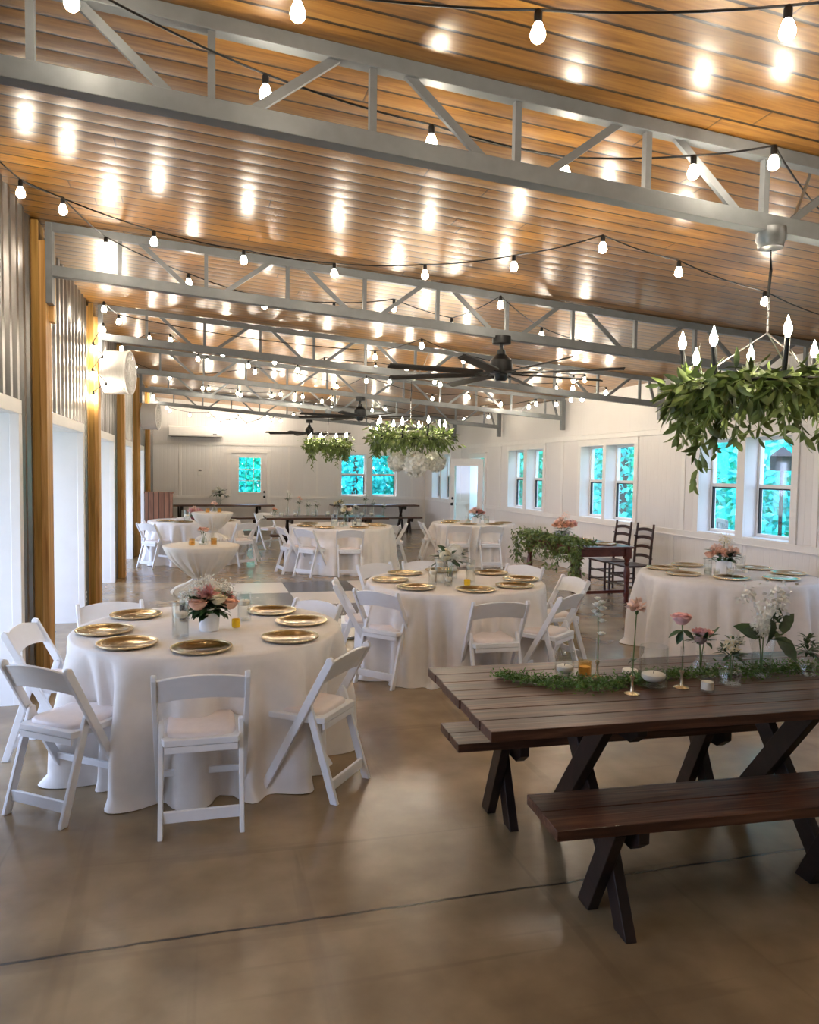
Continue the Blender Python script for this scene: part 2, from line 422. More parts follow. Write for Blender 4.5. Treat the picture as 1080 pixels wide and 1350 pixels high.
# right wall trim: chair rail, upper band, battens, baseboard
t = MB()
segs = [(YB, DOOR_R[0] - .10), (DOOR_R[1] + .10, YF)]
for a, b in segs:
    t.box(XR - .018, XR, a, b, .885, .965); t.box(XR - .03, XR, a, b, .878, .892)
t.box(XR - .018, XR, YB, YF, 2.30, 2.385); t.box(XR - .028, XR, YB, YF, 2.375, 2.39)
struct(t.build('trim_20', 'trim_paint', smooth=0, bevel=.002))
t = MB()
for a, b in segs: t.box(XR - .016, XR, a, b, 0, .12)
struct(t.build('baseboard_right', 'trim_paint', smooth=0, bevel=.003))
t = MB(); t.box(XW, DOOR_F[0] - .1, YF - .016, YF, 0, .12); t.box(DOOR_F[1] + .1, XR, YF - .016, YF, 0, .12)
struct(t.build('baseboard_far', 'trim_paint', smooth=0, bevel=.003))
t = MB()
for a, b in ((XW, DOOR_F[0] - .1), (DOOR_F[1] + .1, XR)): t.box(a, b, YF - .018, YF, .885, .965)
t.box(XW, XR, YF - .018, YF, 2.36, 2.44)
struct(t.build('trim_21', 'trim_paint', smooth=0, bevel=.002))
t = MB()
for y in (6.75, 9.1, 12.75, 15.75, 18.45): t.box(XR - .012, XR, y - .04, y + .04, .965, 2.30)
for y in (5.9, 9.3, 12.4, 16.1, 18.9, 7.9, 10.9, 13.9): t.box(XR - .010, XR, y - .03, y + .03, .12, .885)
struct(t.build('trim_22', 'trim_paint', smooth=0, bevel=.002))
t = MB()
for x in (-.55, .25, 2.4, 3.2, 6.0): t.box(x - .035, x + .035, YF - .012, YF, .965, 2.36)
struct(t.build('trim_23', 'trim_paint', smooth=0, bevel=.002))
t = MB(); t.box(XR - .05, XR, YF - .05, YF, 0, 3.0)
struct(t.build('trim_24', 'trim_paint', smooth=0))

def window(n, axis, a, b, p):
    """double-hung window in the opening a..b of a wall whose outer reveal plane is p"""
    def bx(mb, u0, u1, d0, d1, z0, z1):
        if axis == 'x': mb.box(d0, d1, u0, u1, z0, z1)
        else: mb.box(u0, u1, d0, d1, z0, z1)
    zm = 1.575
    fr = MB(); k = .035
    bx(fr, a, a + k, p, p + .06, ZS, ZT); bx(fr, b - k, b, p, p + .06, ZS, ZT); bx(fr, a + k, b - k, p, p + .06, ZS, ZS + .04); bx(fr, a + k, b - k, p, p + .06, ZT - .035, ZT)
    o = struct(fr.build('window_%d' % n, 'trim_paint', smooth=0, bevel=.003))
    s_ = MB(); bx(s_, a + k, b - k, p + .005, p + .045, zm, zm + .045)
    s_.build('meeting_rail', 'trim_paint', o, smooth=0)
    e = MB(); bx(e, b - k - .022, b - k, p - .002, p + .03, ZS + .04, zm); bx(e, a + k, b - k, p - .002, p + .03, zm - .016, zm)
    e.build('screen_edge', 'flat_black', o, smooth=0)
    g_ = MB(); bx(g_, a + k, b - k, p + .022, p + .026, ZS + .04, zm); g_.build('pane', 'pane', o, smooth=0)
    g_ = MB(); bx(g_, a + k, b - k, p + .034, p + .038, zm + .045, ZT - .035); g_.build('pane', 'pane', o, smooth=0)
n = 1; k = 30
for pr in WIN_R:
    for a, b in pr: window(n, 'x', a, b, XR + .17); n += 1
    A, B = pr[0][0] - .10, pr[1][1] + .10
    t = MB()
    t.box(XR - .022, XR, A, pr[0][0], .965, ZT); t.box(XR - .022, XR, pr[1][1], B, .965, ZT); t.box(XR - .022, XR, pr[0][1], pr[1][0], .965, ZT)
    t.box(XR - .022, XR, A, B, ZT, 2.295); t.box(XR - .012, XR, A, B, .94, ZS)
    struct(t.build('trim_%d' % k, 'trim_paint', smooth=0, bevel=.003)); k += 1
for a, b in WIN_F: window(n, 'y', a, b, YF + .10); n += 1
A, B = WIN_F[0][0] - .1, WIN_F[1][1] + .1
t = MB(); t.box(A, WIN_F[0][0], YF - .022, YF, .965, ZT); t.box(WIN_F[1][1], B, YF - .022, YF, .965, ZT); t.box(WIN_F[0][1], WIN_F[1][0], YF - .022, YF, .965, ZT); t.box(A, B, YF - .022, YF, ZT, 2.36)
struct(t.build('trim_40', 'trim_paint', smooth=0, bevel=.003))

def door(n, W, Hh, lite, muntin, loc, rz, knob_side):
    """door leaf along local +X from the hinge, front face at local -Y"""
    x0, x1, z0, z1 = lite
    d = MB(); wall_boxes(d, 'y', -.022, .022, 0, W, .012, Hh, [(x0, x1, z0, z1)])
    o = struct(d.build('door_%d' % n, 'door_paint', smooth=0, bevel=.002)); o.location = loc; o.rotation_euler = (0, 0, rz)
    fr = MB()
    for s_ in (-1, 1):
        ya, yb = (-.034, -.022) if s_ < 0 else (.022, .034)
        fr.box(x0 - .03, x0, ya, yb, z0 - .03, z1 + .03); fr.box(x1, x1 + .03, ya, yb, z0 - .03, z1 + .03); fr.box(x0, x1, ya, yb, z0 - .03, z0); fr.box(x0, x1, ya, yb, z1, z1 + .03)
    fr.build('lite_frame', 'trim_paint', o, smooth=0)
    if muntin:
        mu = MB()
        for i in (1, 2):
            x = x0 + (x1 - x0) * i / 3; mu.box(x - .009, x + .009, -.014, .014, z0, z1)
            z = z0 + (z1 - z0) * i / 3; mu.box(x0, x1, -.014, .014, z - .009, z + .009)
        mu.build('muntin', 'trim_paint', o, smooth=0)
    g_ = MB(); g_.box(x0, x1, -.004, .004, z0, z1); g_.build('pane', 'pane', o, smooth=0)
    for z, r in ((.94, .034), (1.08, .032)):
        kb = MB()
        for s_ in (-1, 1):
            mt = Matrix.Translation((W - .07, s_ * .022, z)) @ Matrix.Rotation(s_ * -PI / 2, 4, 'X')
            kb.lathe([(0, 0), (r, 0), (r, .01), (r * .45, .014), (r * .45, .03), (r * .95, .036), (r, .05), (r * .7, .064), (0, .066)] if z < 1 else [(0, 0), (r, 0), (r, .02), (r * .8, .026), (0, .026)], 16, mat=mt)
        kb.build('door_knob' if z < 1 else 'deadbolt', 'black', o)
    hg = MB()
    for z in (.25, Hh / 2, Hh - .25): hg.box(-.012, .006, -.03, -.016, z - .05, z + .05)
    hg.build('hinge', 'chrome', o, smooth=0)
    return o
door(1, .98, 2.16, (.21, .81, 1.07, 2.03), True, (DOOR_F[0], YF + .03, 0), 0, 1)
t = MB(); t.box(DOOR_F[0] - .1, DOOR_F[0], YF - .022, YF, 0, 2.26); t.box(DOOR_F[1], DOOR_F[1] + .1, YF - .022, YF, 0, 2.26); t.box(DOOR_F[0], DOOR_F[1], YF - .022, YF, 2.16, 2.26)
struct(t.build('trim_41', 'trim_paint', smooth=0, bevel=.003))
door(2, .92, 2.03, (.14, .80, .30, 1.86), False, (XR - .03, DOOR_R[0] + .01, 0), PI / 2 + math.radians(36), 1)
t = MB(); t.box(XR - .022, XR, DOOR_R[0] - .1, DOOR_R[0], 0, 2.16); t.box(XR - .022, XR, DOOR_R[1], DOOR_R[1] + .1, 0, 2.16); t.box(XR - .022, XR, DOOR_R[0], DOOR_R[1], 2.06, 2.16); t.box(XR - .05, XR, DOOR_R[0] - .13, DOOR_R[1] + .13, 2.16, 2.19)
struct(t.build('trim_42', 'trim_paint', smooth=0, bevel=.003))

# ------------------------------------------------------------------ trusses and posts
names = ['nearest to the camera, crossing the top of the view', 'second from the camera, carrying the largest ceiling fan', 'third from the camera, carrying the chandelier with white balls', 'fourth from the camera, with the middle ceiling fan', 'fifth from the camera', 'last one before the far wall']
def truss(Y, where):
    o = thing('roof_truss', 'grey steel roof truss, ' + where, 'truss', (0, Y, 0), 0, 'grey steel roof trusses')
    zt = lambda x: zc(x) - .038
    zb = lambda x: 3.155 - .07 * x
    m = MB(); m.beam((-1.11, 0, zt(-1.11)), (6.33, 0, zt(6.33)), .06, .062); m.build('top_chord', 'steel', o, smooth=0, bevel=.003)
    m = MB(); m.beam((-1.11, 0, zb(-1.11)), (6.33, 0, zb(6.33)), .075, .08); m.build('bottom_chord', 'steel', o, smooth=0, bevel=.003)
    m = MB(); m.box(-1.145, -1.10, -.06, .06, 2.98, zt(-1.1) + .02); m.build('end_plate', 'steel', o, smooth=0)
    m = MB(); m.box(6.27, 6.345, -.04, .04, 2.50, zt(6.3)); m.build('end_leg', 'steel', o, smooth=0, bevel=.003)
    for k in range(0, 11):
        x = -.615 + .657 * k
        m = MB(); m.box(x - .015, x + .015, -.018, .018, zb(x), zt(x)); m.build('web_vertical', 'steel', o, smooth=0)
        if k < 10 or True:
            xa, xb = x + .14, x + .657 - .14
            if k == 10: xb = 6.20
            m = MB()
            if k % 2 == 0: m.beam((xa, .0, zt(xa) - .01), (xb, 0, zb(xb) + .02), .022, .036)
            else: m.beam((xa, 0, zb(xa) + .02), (xb, 0, zt(xb) - .01), .022, .036)
            m.build('web_diagonal', 'steel', o, smooth=0)
    return o
for Y, wh in zip(TR_Y, names): truss(Y, wh)
pl = ['nearest pine post, beside the front left round table', 'second pine post along the left wall, carrying a round white fan', 'third pine post along the left wall', 'fourth pine post along the left wall', 'farthest pine post on the left, next to the wooden podium']
for Y, wh in zip(TR_Y[1:], pl):
    o = thing('wood_post', 'laminated square wooden post, ' + wh, 'post', (0, Y, 0), 0, 'wooden posts along the left wall')
    m = MB(); m.box(-1.245, -1.195, -.06, .165, 0, 3.60); m.build('ply', 'post_dark', o, smooth=0, bevel=.003)
    m = MB(); m.box(-1.194, -1.147, -.06, .165, 0, 3.45); m.build('ply', 'post', o, smooth=0, bevel=.003)
    m = MB(); m.box(-1.30, -1.246, -.055, .165, 0, 3.57); m.build('ply', 'post_pale', o, smooth=0, bevel=.003)
    m = MB(); m.box(-1.146, -1.112, .062, .165, 2.86, 3.50); m.build('bearing_block', 'post_pale', o, smooth=0, bevel=.003)

# ------------------------------------------------------------------ string lights
def string_light(label, pts, lead=None, tail=None):
    o = thing('string_light', label, 'string lights', pts[0], 0, 'bistro string lights under the ceiling')
    P0 = Vector(pts[0]); P = [Vector(p) - P0 for p in pts]
    tops = [p + Vector((0, 0, .075)) for p in P]
    line = ([Vector(lead) - P0] if lead else []) + tops + ([Vector(tail) - P0] if tail else [])
    path = []
    for a, b in zip(line, line[1:]):
        L = (b - a).length
        for i in range(6):
            t = i / 6; q = a.lerp(b, t); q.z -= .10 * L * t * (1 - t) * .8; path.append(q)
    path.append(line[-1])
    m = MB(); m.tube(path, .005, 5); m.build('cable', 'black', o)
    global BULB, SOCK
    for p in P:
        if BULB is None:
            b = MB(); b.lathe([(0, -.034), (.012, -.032), (.022, -.024), (.026, -.012), (.0255, -.002), (.021, .012), (.015, .026), (.012, .034), (0, .035)], 14)
            bo = b.build('bulb', 'bulb', o); BULB = bo.data
            s_ = MB(); s_.lathe([(0, .03), (.0135, .03), (.0145, .045), (.0145, .066), (.010, .076), (0, .078)], 10)
            so = s_.build('socket', 'black', bo); SOCK = so.data
        else:
            bo = bpy.data.objects.new('bulb', BULB); COL.objects.link(bo); bo.parent = o
            so = bpy.data.objects.new('socket', SOCK); COL.objects.link(so); so.parent = bo
        bo.location = p
BULB = SOCK = None
S = {
 'string light nearest the camera, three large bulbs along the top edge': ([(.32, 2.69, 3.29), (1.11, 2.47, 3.23), (1.84, 2.14, 3.18)], (-.4, 2.85, 3.45), (2.5, 1.75, 3.28)),
 'string light running along the nearest roof truss, six bulbs': ([(-.43, 2.94, 3.34), (.26, 3.29, 3.29), (1.02, 3.42, 3.24), (1.71, 3.45, 3.19), (2.23, 3.17, 3.15), (2.49, 2.95, 3.14)], (-1.0, 2.6, 3.5), (3.4, 3.6, 3.2)),
 'string light from the left wall, hung between the first and second trusses': ([(-1.05, 5.15, 3.38), (-.32, 5.77, 3.33), (.31, 5.91, 3.29), (.99, 5.88, 3.24), (1.62, 5.55, 3.2), (2.1, 4.99, 3.16), (2.42, 4.34, 3.14), (3.1, 4.53, 3.09), (4.06, 4.85, 3.03)], (-1.2, 4.9, 3.55), (5.2, 5.3, 3.05)),
 'string light zigzagging through the second truss above the largest fan': ([(-.85, 5.37, 3.37), (-.68, 6.14, 3.36), (-.1, 6.89, 3.32), (.58, 7.38, 3.27), (1.21, 7.19, 3.23), (1.67, 6.7, 3.19), (2.36, 7.13, 3.15), (2.44, 6.07, 3.14), (3.14, 6.75, 3.04), (3.7, 7.04, 3.0)], (-1.05, 5.15, 3.45), (4.6, 7.4, 3.0)),
 'string light just before the third truss, thinly spaced bulbs': ([(-.95, 8.37, 3.33), (-.87, 8.98, 3.32), (2.06, 9.2, 3.12), (2.33, 8.07, 3.1), (3.01, 8.62, 3.05), (4.66, 9.02, 2.93), (4.76, 8.91, 2.93), (5.01, 9.71, 2.91), (5.51, 9.68, 2.87)], None, None),
 'string light between the third and fourth trusses, eighteen bulbs across the room': ([(-1.05, 11.19, 3.35), (-.61, 9.89, 3.3), (-.36, 9.8, 3.28), (-.04, 11.19, 3.26), (.09, 11.31, 3.25), (.28, 10.47, 3.24), (.66, 11.28, 3.21), (.97, 10.6, 3.19), (1.35, 11.16, 3.17), (1.59, 10.18, 3.15), (2.26, 10.04, 3.1), (2.67, 9.97, 3.07), (2.74, 11.21, 3.07), (3.28, 10.65, 3.03), (3.44, 10.89, 3.02), (4.84, 9.89, 2.92), (5.57, 10.85, 2.87), (5.64, 10.62, 2.86)], None, None),
 'string light wound around the fourth truss by the middle fan': ([(-1.02, 13.12, 3.33), (-.53, 14.02, 3.3), (.79, 11.88, 3.2), (1.45, 12.02, 3.16), (2.18, 12.61, 3.11), (2.24, 13.45, 3.1), (2.43, 11.43, 3.09), (3.9, 12.79, 2.99), (4.29, 12.01, 2.96), (5.04, 12.43, 2.91), (5.1, 13.6, 2.9), (5.41, 11.78, 2.88), (5.51, 12.3, 2.87), (5.68, 11.58, 2.86)], None, None),
 'string light around the fifth truss near the farthest chandelier': ([(.03, 15.25, 3.26), (.14, 15.27, 3.25), (.69, 15.4, 3.21), (.77, 15.8, 3.21), (1.35, 15.26, 3.17), (1.47, 14.8, 3.16), (1.73, 14.65, 3.14), (1.82, 15.54, 3.13), (1.89, 14.78, 3.13), (2.08, 16.54, 3.11), (2.34, 15.24, 3.1), (2.39, 16.76, 3.09), (2.44, 14.6, 3.09), (2.74, 16.5, 3.07), (3.54, 16.02, 3.01), (3.68, 15.4, 3.0), (5.57, 15.86, 2.87), (5.74, 14.82, 2.86)], None, None),
 'string light swagged along the far wall above the white air conditioner and door': ([(-1.05, 18.26, 3.34), (-1.05, 18.48, 3.30), (-.87, 21.0, 3.3), (-.79, 21.0, 3.22), (-.29, 21.0, 3.12), (.19, 21.0, 3.14), (.33, 21.0, 3.02), (.49, 21.0, 2.9), (.74, 21.0, 2.97), (.92, 21.0, 3.0), (.96, 21.0, 3.1), (1.18, 21.0, 2.88), (1.48, 21.0, 2.98), (1.71, 20.6, 3.14), (1.85, 21.0, 2.95), (1.89, 21.0, 3.07), (2.09, 21.0, 3.04), (2.26, 19.45, 3.1), (3.36, 19.85, 3.03), (4.49, 20.36, 2.95), (4.78, 21.0, 2.9)], None, None),
 'short string light wrapped around the second wooden post': ([(-1.08, 9.43, 3.30), (-1.19, 9.43, 3.08), (-1.09, 9.40, 2.93), (-1.20, 9.43, 2.78), (-1.05, 9.38, 2.62), (-1.19, 9.43, 2.52)], None, None),
}
for q, (yy, lab) in enumerate(((1.3, 'added string light overhead, out of view, brightening the foreground'),)):
    S[lab] = ([(-.6 + .72 * k, yy + .5 * math.sin(k * 2.1 + q), zc(-.6 + .72 * k) - .25) for k in range(10)], None, None)  # unseen string of bulbs, added to light the foreground
for lab, (pts, a, b) in S.items(): string_light(lab, pts, a, b)

# ------------------------------------------------------------------ ceiling fans
def fan(loc, label, rz):
    o = thing('ceiling_fan', label, 'ceiling fan', loc, rz, 'black ceiling fans on the trusses')
    m = MB(); m.lathe([(0, .235), (.085, .235), (.085, .17), (.075, .165), (0, .165)], 20); m.build('canopy', 'black', o)
    m = MB(); m.tube([(0, 0, .17), (0, 0, .06)], .018, 10); m.lathe([(0, .115), (.035, .115), (.04, .08), (.03, .06), (0, .06)], 14); m.build('downrod', 'black', o)
    m = MB(); m.lathe([(0, .07), (.05, .07), (.075, .045), (.10, .02), (.105, -.07), (.095, -.10), (0, -.10)], 24); m.build('motor_housing', 'black', o)
    m = MB(); m.lathe([(0, -.10), (.06, -.10), (.055, -.15), (.04, -.165), (0, -.165)], 18); m.build('end_cap', 'black', o)
    bd = None
    for k in range(8):
        a = 2 * PI * k / 8
        if bd is None:
            m = MB()
            m.beam((.07, 0, -.09), (.24, 0, -.10), .04, .012)
            pr = [(.2, .04), (.35, .05), (1.0, .042), (1.09, .034)]
            vs = []; fs = []
            for x, hw in pr:
                for zz in (.006, -.006):
                    vs.append((x, -hw, -.095 + zz - .011)); vs.append((x, hw, -.095 + zz + .011))
            for i in range(3):
                b = i * 4; c_ = b + 4
                fs += [(b, b + 1, c_ + 1, c_), (b + 2, c_ + 2, c_ + 3, b + 3), (b, c_, c_ + 2, b + 2), (b + 1, b + 3, c_ + 3, c_ + 1)]
            fs += [(0, 2, 3, 1), (12, 13, 15, 14)]
            m.add(vs, fs); ob = m.build('blade', 'blade', o, smooth=0); bd = ob.data
        else:
            ob = bpy.data.objects.new('blade', bd); COL.objects.link(ob); ob.parent = o
        ob.rotation_euler = (0, 0, a)
fan((2.625, 6.487, 2.72), 'large black eight-blade ceiling fan, closest to the camera, under the second truss', .12)
fan((2.575, 12.587, 2.72), 'black ceiling fan in the middle of the room, between the two farther chandeliers', .3)
fan((2.56, 18.687, 2.70), 'small-looking black ceiling fan farthest away, behind the smallest chandelier', .2)

# ------------------------------------------------------------------ chandeliers
def chandelier(loc, label, top, seed, rad=.40, trail=(), box=True, sprays=46, full=1.0):
    rr = random.Random(seed)
    o = thing('chandelier', label, 'chandelier', loc, 0, 'candle chandeliers dressed with greenery')
    m = MB()
    pts = [(rad * math.cos(t * PI / 24), rad * math.sin(t * PI / 24), 0) for t in range(49)]
    m.tube(pts, .009, 6, caps=False); m.build('ring', 'black', o)
    m = MB(); m.tube([(0, 0, top), (.006, 0, top * .8), (-.004, 0, top * .62)], .007, 6)
    m.build('suspension_cord', 'black', o)
    m = MB()
    z = top * .62
    for i in range(int(z * .45 / .035)): 
        m.beam((0, 0, z - i * .035), (0, 0, z - i * .035 - .03), .010 if i % 2 else .004, .004 if i % 2 else .010)
    z1 = z - int(z * .45 / .035) * .035
    for k in range(3):
        a = 2 * PI * k / 3 + .4; m.tube([(0, 0, z1), (rad * math.cos(a), rad * math.sin(a), 0)], .004, 5)
    m.build('chain', 'chrome', o)
    if box:
        m = MB(); m.lathe([(0, top + .06), (.07, top + .06), (.07, top), (.062, top - .01), (.06, top - .035), (.03, top - .045), (0, top - .045)], 18); m.build('ceiling_canopy', 'galv', o)
        m = MB(); m.tube([(.06, 0, top + .03), (.16, .03, top + .14), (.26, .05, top + .36), (.27, .05, top + .5)], .008, 6); m.build('conduit', 'chrome', o)
    for k in range(8):
        a = 2 * PI * (k + .35) / 8; tl = .02 + .03 * rr.random()
        x, y = rad * .94 * math.cos(a), rad * .94 * math.sin(a); top_ = .155 + .05 * rr.random()
        tx, ty = x * (1 + tl * 3), y * (1 + tl * 3)
        m = MB(); m.tube([(x, y, -.02), (tx, ty, top_)], .0125, 8); cn = m.build('candle_sleeve', 'black', o)
        m = MB(); m.lathe([(0, 0), (.008, .002), (.017, .02), (.019, .033), (.014, .055), (.006, .075), (.002, .092), (0, .095)], 12, c=(tx, ty, top_)); m.build('flame_bulb', 'flame', cn)
    lf = MB()
    for i in range(1150):
        a = rr.uniform(0, 2 * PI); ph = rr.uniform(0, 2 * PI)
        rt = rr.gauss(.075, .028) * full
        c0 = Vector((rad * math.cos(a), rad * math.sin(a), -.03 + (.05 if full > 1 else 0)))
        out = Vector((math.cos(a), math.sin(a), 0)) * math.cos(ph) + Vector((0, 0, 1)) * math.sin(ph)
        p = c0 + out * rt * rr.uniform(.2, 1)
        d = out * .6 + Vector((rr.uniform(-1, 1), rr.uniform(-1, 1), rr.uniform(-.9, .35))) * .9
        if p.z < 0: d.z -= .7
        lf.leaf(p, d, rr.uniform(.06, .115), rr.uniform(.018, .034), bend=rr.uniform(0, .4))
    for i in range(420):
        a = rr.uniform(0, 2 * PI); c0 = Vector((rad * math.cos(a), rad * math.sin(a), rr.uniform(-.05, .025))); e = Vector((-math.sin(a), math.cos(a), 0)) * rr.choice((-1, 1))
        lf.leaf(c0 + Vector((math.cos(a), math.sin(a), 0)) * rr.uniform(-.05, .05), e + Vector((rr.uniform(-.5, .5), rr.uniform(-.5, .5), rr.uniform(-.5, .5))), rr.uniform(.07, .115), rr.uniform(.022, .038), bend=.2)
    for i in range(sprays):      # hanging sprays
        a = rr.uniform(0, 2 * PI); L = rr.uniform(.10, .24)
        p = Vector((rad * math.cos(a) * 1.05, rad * math.sin(a) * 1.05, -.05)); spray(lf, p, L, rr)
    for a, L in trail:
        p = Vector((rad * math.cos(a), rad * math.sin(a), -.05)); spray(lf, p, L, rr)
    lf.build('greenery', 'garland', o, smooth=60)
    return o
def spray(lf, p, L, rr):
    n_ = max(4, int(L / .022)); dx, dy = rr.uniform(-.25, .25), rr.uniform(-.25, .25); pts = []
    for i in range(n_ + 1):
        t = i / n_; q = p + Vector((dx * L * t, dy * L * t, -L * t)); pts.append(q)
        d = Vector((rr.uniform(-1, 1), rr.uniform(-1, 1), rr.uniform(-1.4, -.2)))
        lf.leaf(q, d, rr.uniform(.055, .10), rr.uniform(.018, .034), bend=rr.uniform(0, .3))
    lf.tube(pts, .002, 4)
chandelier((2.72, 3.22, 2.17), 'nearest ring chandelier of black candles wreathed in long green leaves, upper right', .72, 3, .40, ((3.4, .43), (3.2, .30), (3.6, .28)))
chandelier((2.62, 9.537, 2.13), 'middle leafy candle chandelier, the one with white flower balls under it', .80, 11, .43, sprays=14, full=1.75)
chandelier((2.53, 15.637, 2.20), 'farthest and smallest-looking leafy candle chandelier', .72, 17, .38, ((3.8, .4), (5.2, .35)), full=1.6)
# white flower balls under the middle chandelier
def flower_ball(loc, r, label):
    o = thing('flower_ball', label, 'flower ball', loc, 0, 'white flower balls under the middle chandelier')
    rr = random.Random(int(loc[0] * 100)); m = MB()
    for i in range(260):
        z = 1 - 2 * (i + .5) / 260; a = i * 2.39996
        n_ = Vector((math.sqrt(1 - z * z) * math.cos(a), math.sqrt(1 - z * z) * math.sin(a), z))
        for k in range(2):
            d = (n_ * .5 + Vector((rr.uniform(-1, 1), rr.uniform(-1, 1), rr.uniform(-1, 1)))).normalized()
            m.leaf(n_ * r * .86, d, r * .32, r * .24, up=n_)
    m.lathe([(0, -r * .86), (r * .6, -r * .61), (r * .86, 0), (r * .6, r * .61), (0, r * .86)], 14)
    m.build('blossoms', 'white_petal', o)
    s_ = MB(); s_.tube([(0, 0, r * .8), (0, 0, 2.13 - loc[2])], .003, 5); s_.build('ribbon', 'cloth', o)
flower_ball((2.40, 9.36, 1.84), .12, 'white flower ball on the left under the middle chandelier, half hidden')
flower_ball((2.60, 9.22, 1.81), .155, 'largest white flower ball, lowest, centred under the middle chandelier')
flower_ball((2.93, 9.42, 1.85), .13, 'white flower ball on the right under the middle chandelier')

# ------------------------------------------------------------------ white folding chairs
def make_chair(label):
    o = thing('folding_chair', label, 'chair', (0, 0, 0), 0, 'white folding chairs')
    W = .225
    for sx in (-1, 1):     # long stile: top of back to front foot
        m = MB(); x = sx * (W - .011)
        poly = [(.0, .765), (.012, .775), (.034, .768), (.045, .745), (.455, .0), (.405, .0), (-.004, .745)]
        m.prism(poly, 'x', x - .012, x + .012); m.build('front_leg', 'white_plastic', o, smooth=30, bevel=.004)
        x = sx * (W - .038)
        m = MB()
        poly = [(-.022, 0), (.022, 0), (.175, .485), (.172, .505), (.155, .512), (.138, .500)]
        m.prism(poly, 'x', x - .0115, x + .0115); m.build('rear_leg', 'white_plastic', o, smooth=30, bevel=.004)
    m = MB(); m.prism([(-.176, .062), (.176, .062), (.176, .118), (-.176, .118)], 'y', .018, .036); m.build('rear_stretcher', 'white_plastic', o, smooth=0, bevel=.004)
    m = MB(); m.prism([(-.203, .165), (.203, .165), (.203, .20), (-.203, .20)], 'y', .325, .343); m.build('front_stretcher', 'white_plastic', o, smooth=0, bevel=.004)
    # curved back slat
    m = MB(); n_ = 12; vs = []; fs = []
    for i in range(n_ + 1):
        u = -1 + 2 * i / n_; x = u * .203; cv = -.028 * (1 - u * u); zt_ = .742 + .026 * (1 - u * u); zb_ = .622 + .022 * (1 - u * u)
        yt = .012 + cv; yb = .075 + cv
        vs += [(x, yt, zt_), (x, yt + .016, zt_ + .004), (x, yb + .016, zb_), (x, yb, zb_)]
    for i in range(n_):
        a = i * 4; b = a + 4
        for j in range(4): fs.append((a + j, a + (j + 1) % 4, b + (j + 1) % 4, b + j))
    fs += [(3, 2, 1, 0), (n_ * 4, n_ * 4 + 1, n_ * 4 + 2, n_ * 4 + 3)]
    m.add(vs, fs); m.build('backrest', 'white_plastic', o, smooth=40, bevel=.003)
    m = MB(); m.prism([(-.172, .07), (.172, .07), (.195, .14), (.195, .44), (.17, .475), (-.17, .475), (-.195, .44), (-.195, .14)], 'z', .408, .440)
    m.build('seat_frame', 'white_plastic', o, smooth=0, bevel=.004)
    m = MB(); n_ = 24; vs = []; rings = [(1, .440), (1.0, .452), (.95, .461), (.7, .465)]
    k0 = 0
    for sc, z in rings:
        for i in range(n_):
            a = 2 * PI * i / n_; ca, sa = math.cos(a), math.sin(a); e = .35
            vs.append((.165 * sc * math.copysign(abs(ca) ** e, ca), .28 + .18 * sc * math.copysign(abs(sa) ** e, sa), z))
    fs = [(r * n_ + i, r * n_ + (i + 1) % n_, (r + 1) * n_ + (i + 1) % n_, (r + 1) * n_ + i) for r in range(3) for i in range(n_)]
    fs += [tuple(range(3 * n_, 4 * n_)), tuple(range(n_))[::-1]]
    m.add(vs, fs); m.build('seat_cushion', 'cushion', o, smooth=50)
    m = MB(); m.prism([(-.17, .375), (.17, .375), (.17, .406), (-.17, .406)], 'y', .072, .084); m.build('seat_rail', 'white_plastic', o, smooth=0)
    return o
CH0 = None
def chair(x, y, face, label, group):
    global CH0
    rz = math.radians(face - 90)
    if CH0 is None:
        CH0 = make_chair(label); CH0.location = (x, y, 0); CH0.rotation_euler = (0, 0, rz); CH0['group'] = group
    else: dup(CH0, (x, y, 0), rz, label, group)
W_ = 'white folding chair '
G1, G2, G4, G5, G6 = ('chairs around the front left table', 'chairs around the middle table', 'chairs around the far central table', 'chairs around the far right table', 'chairs around the far left table')
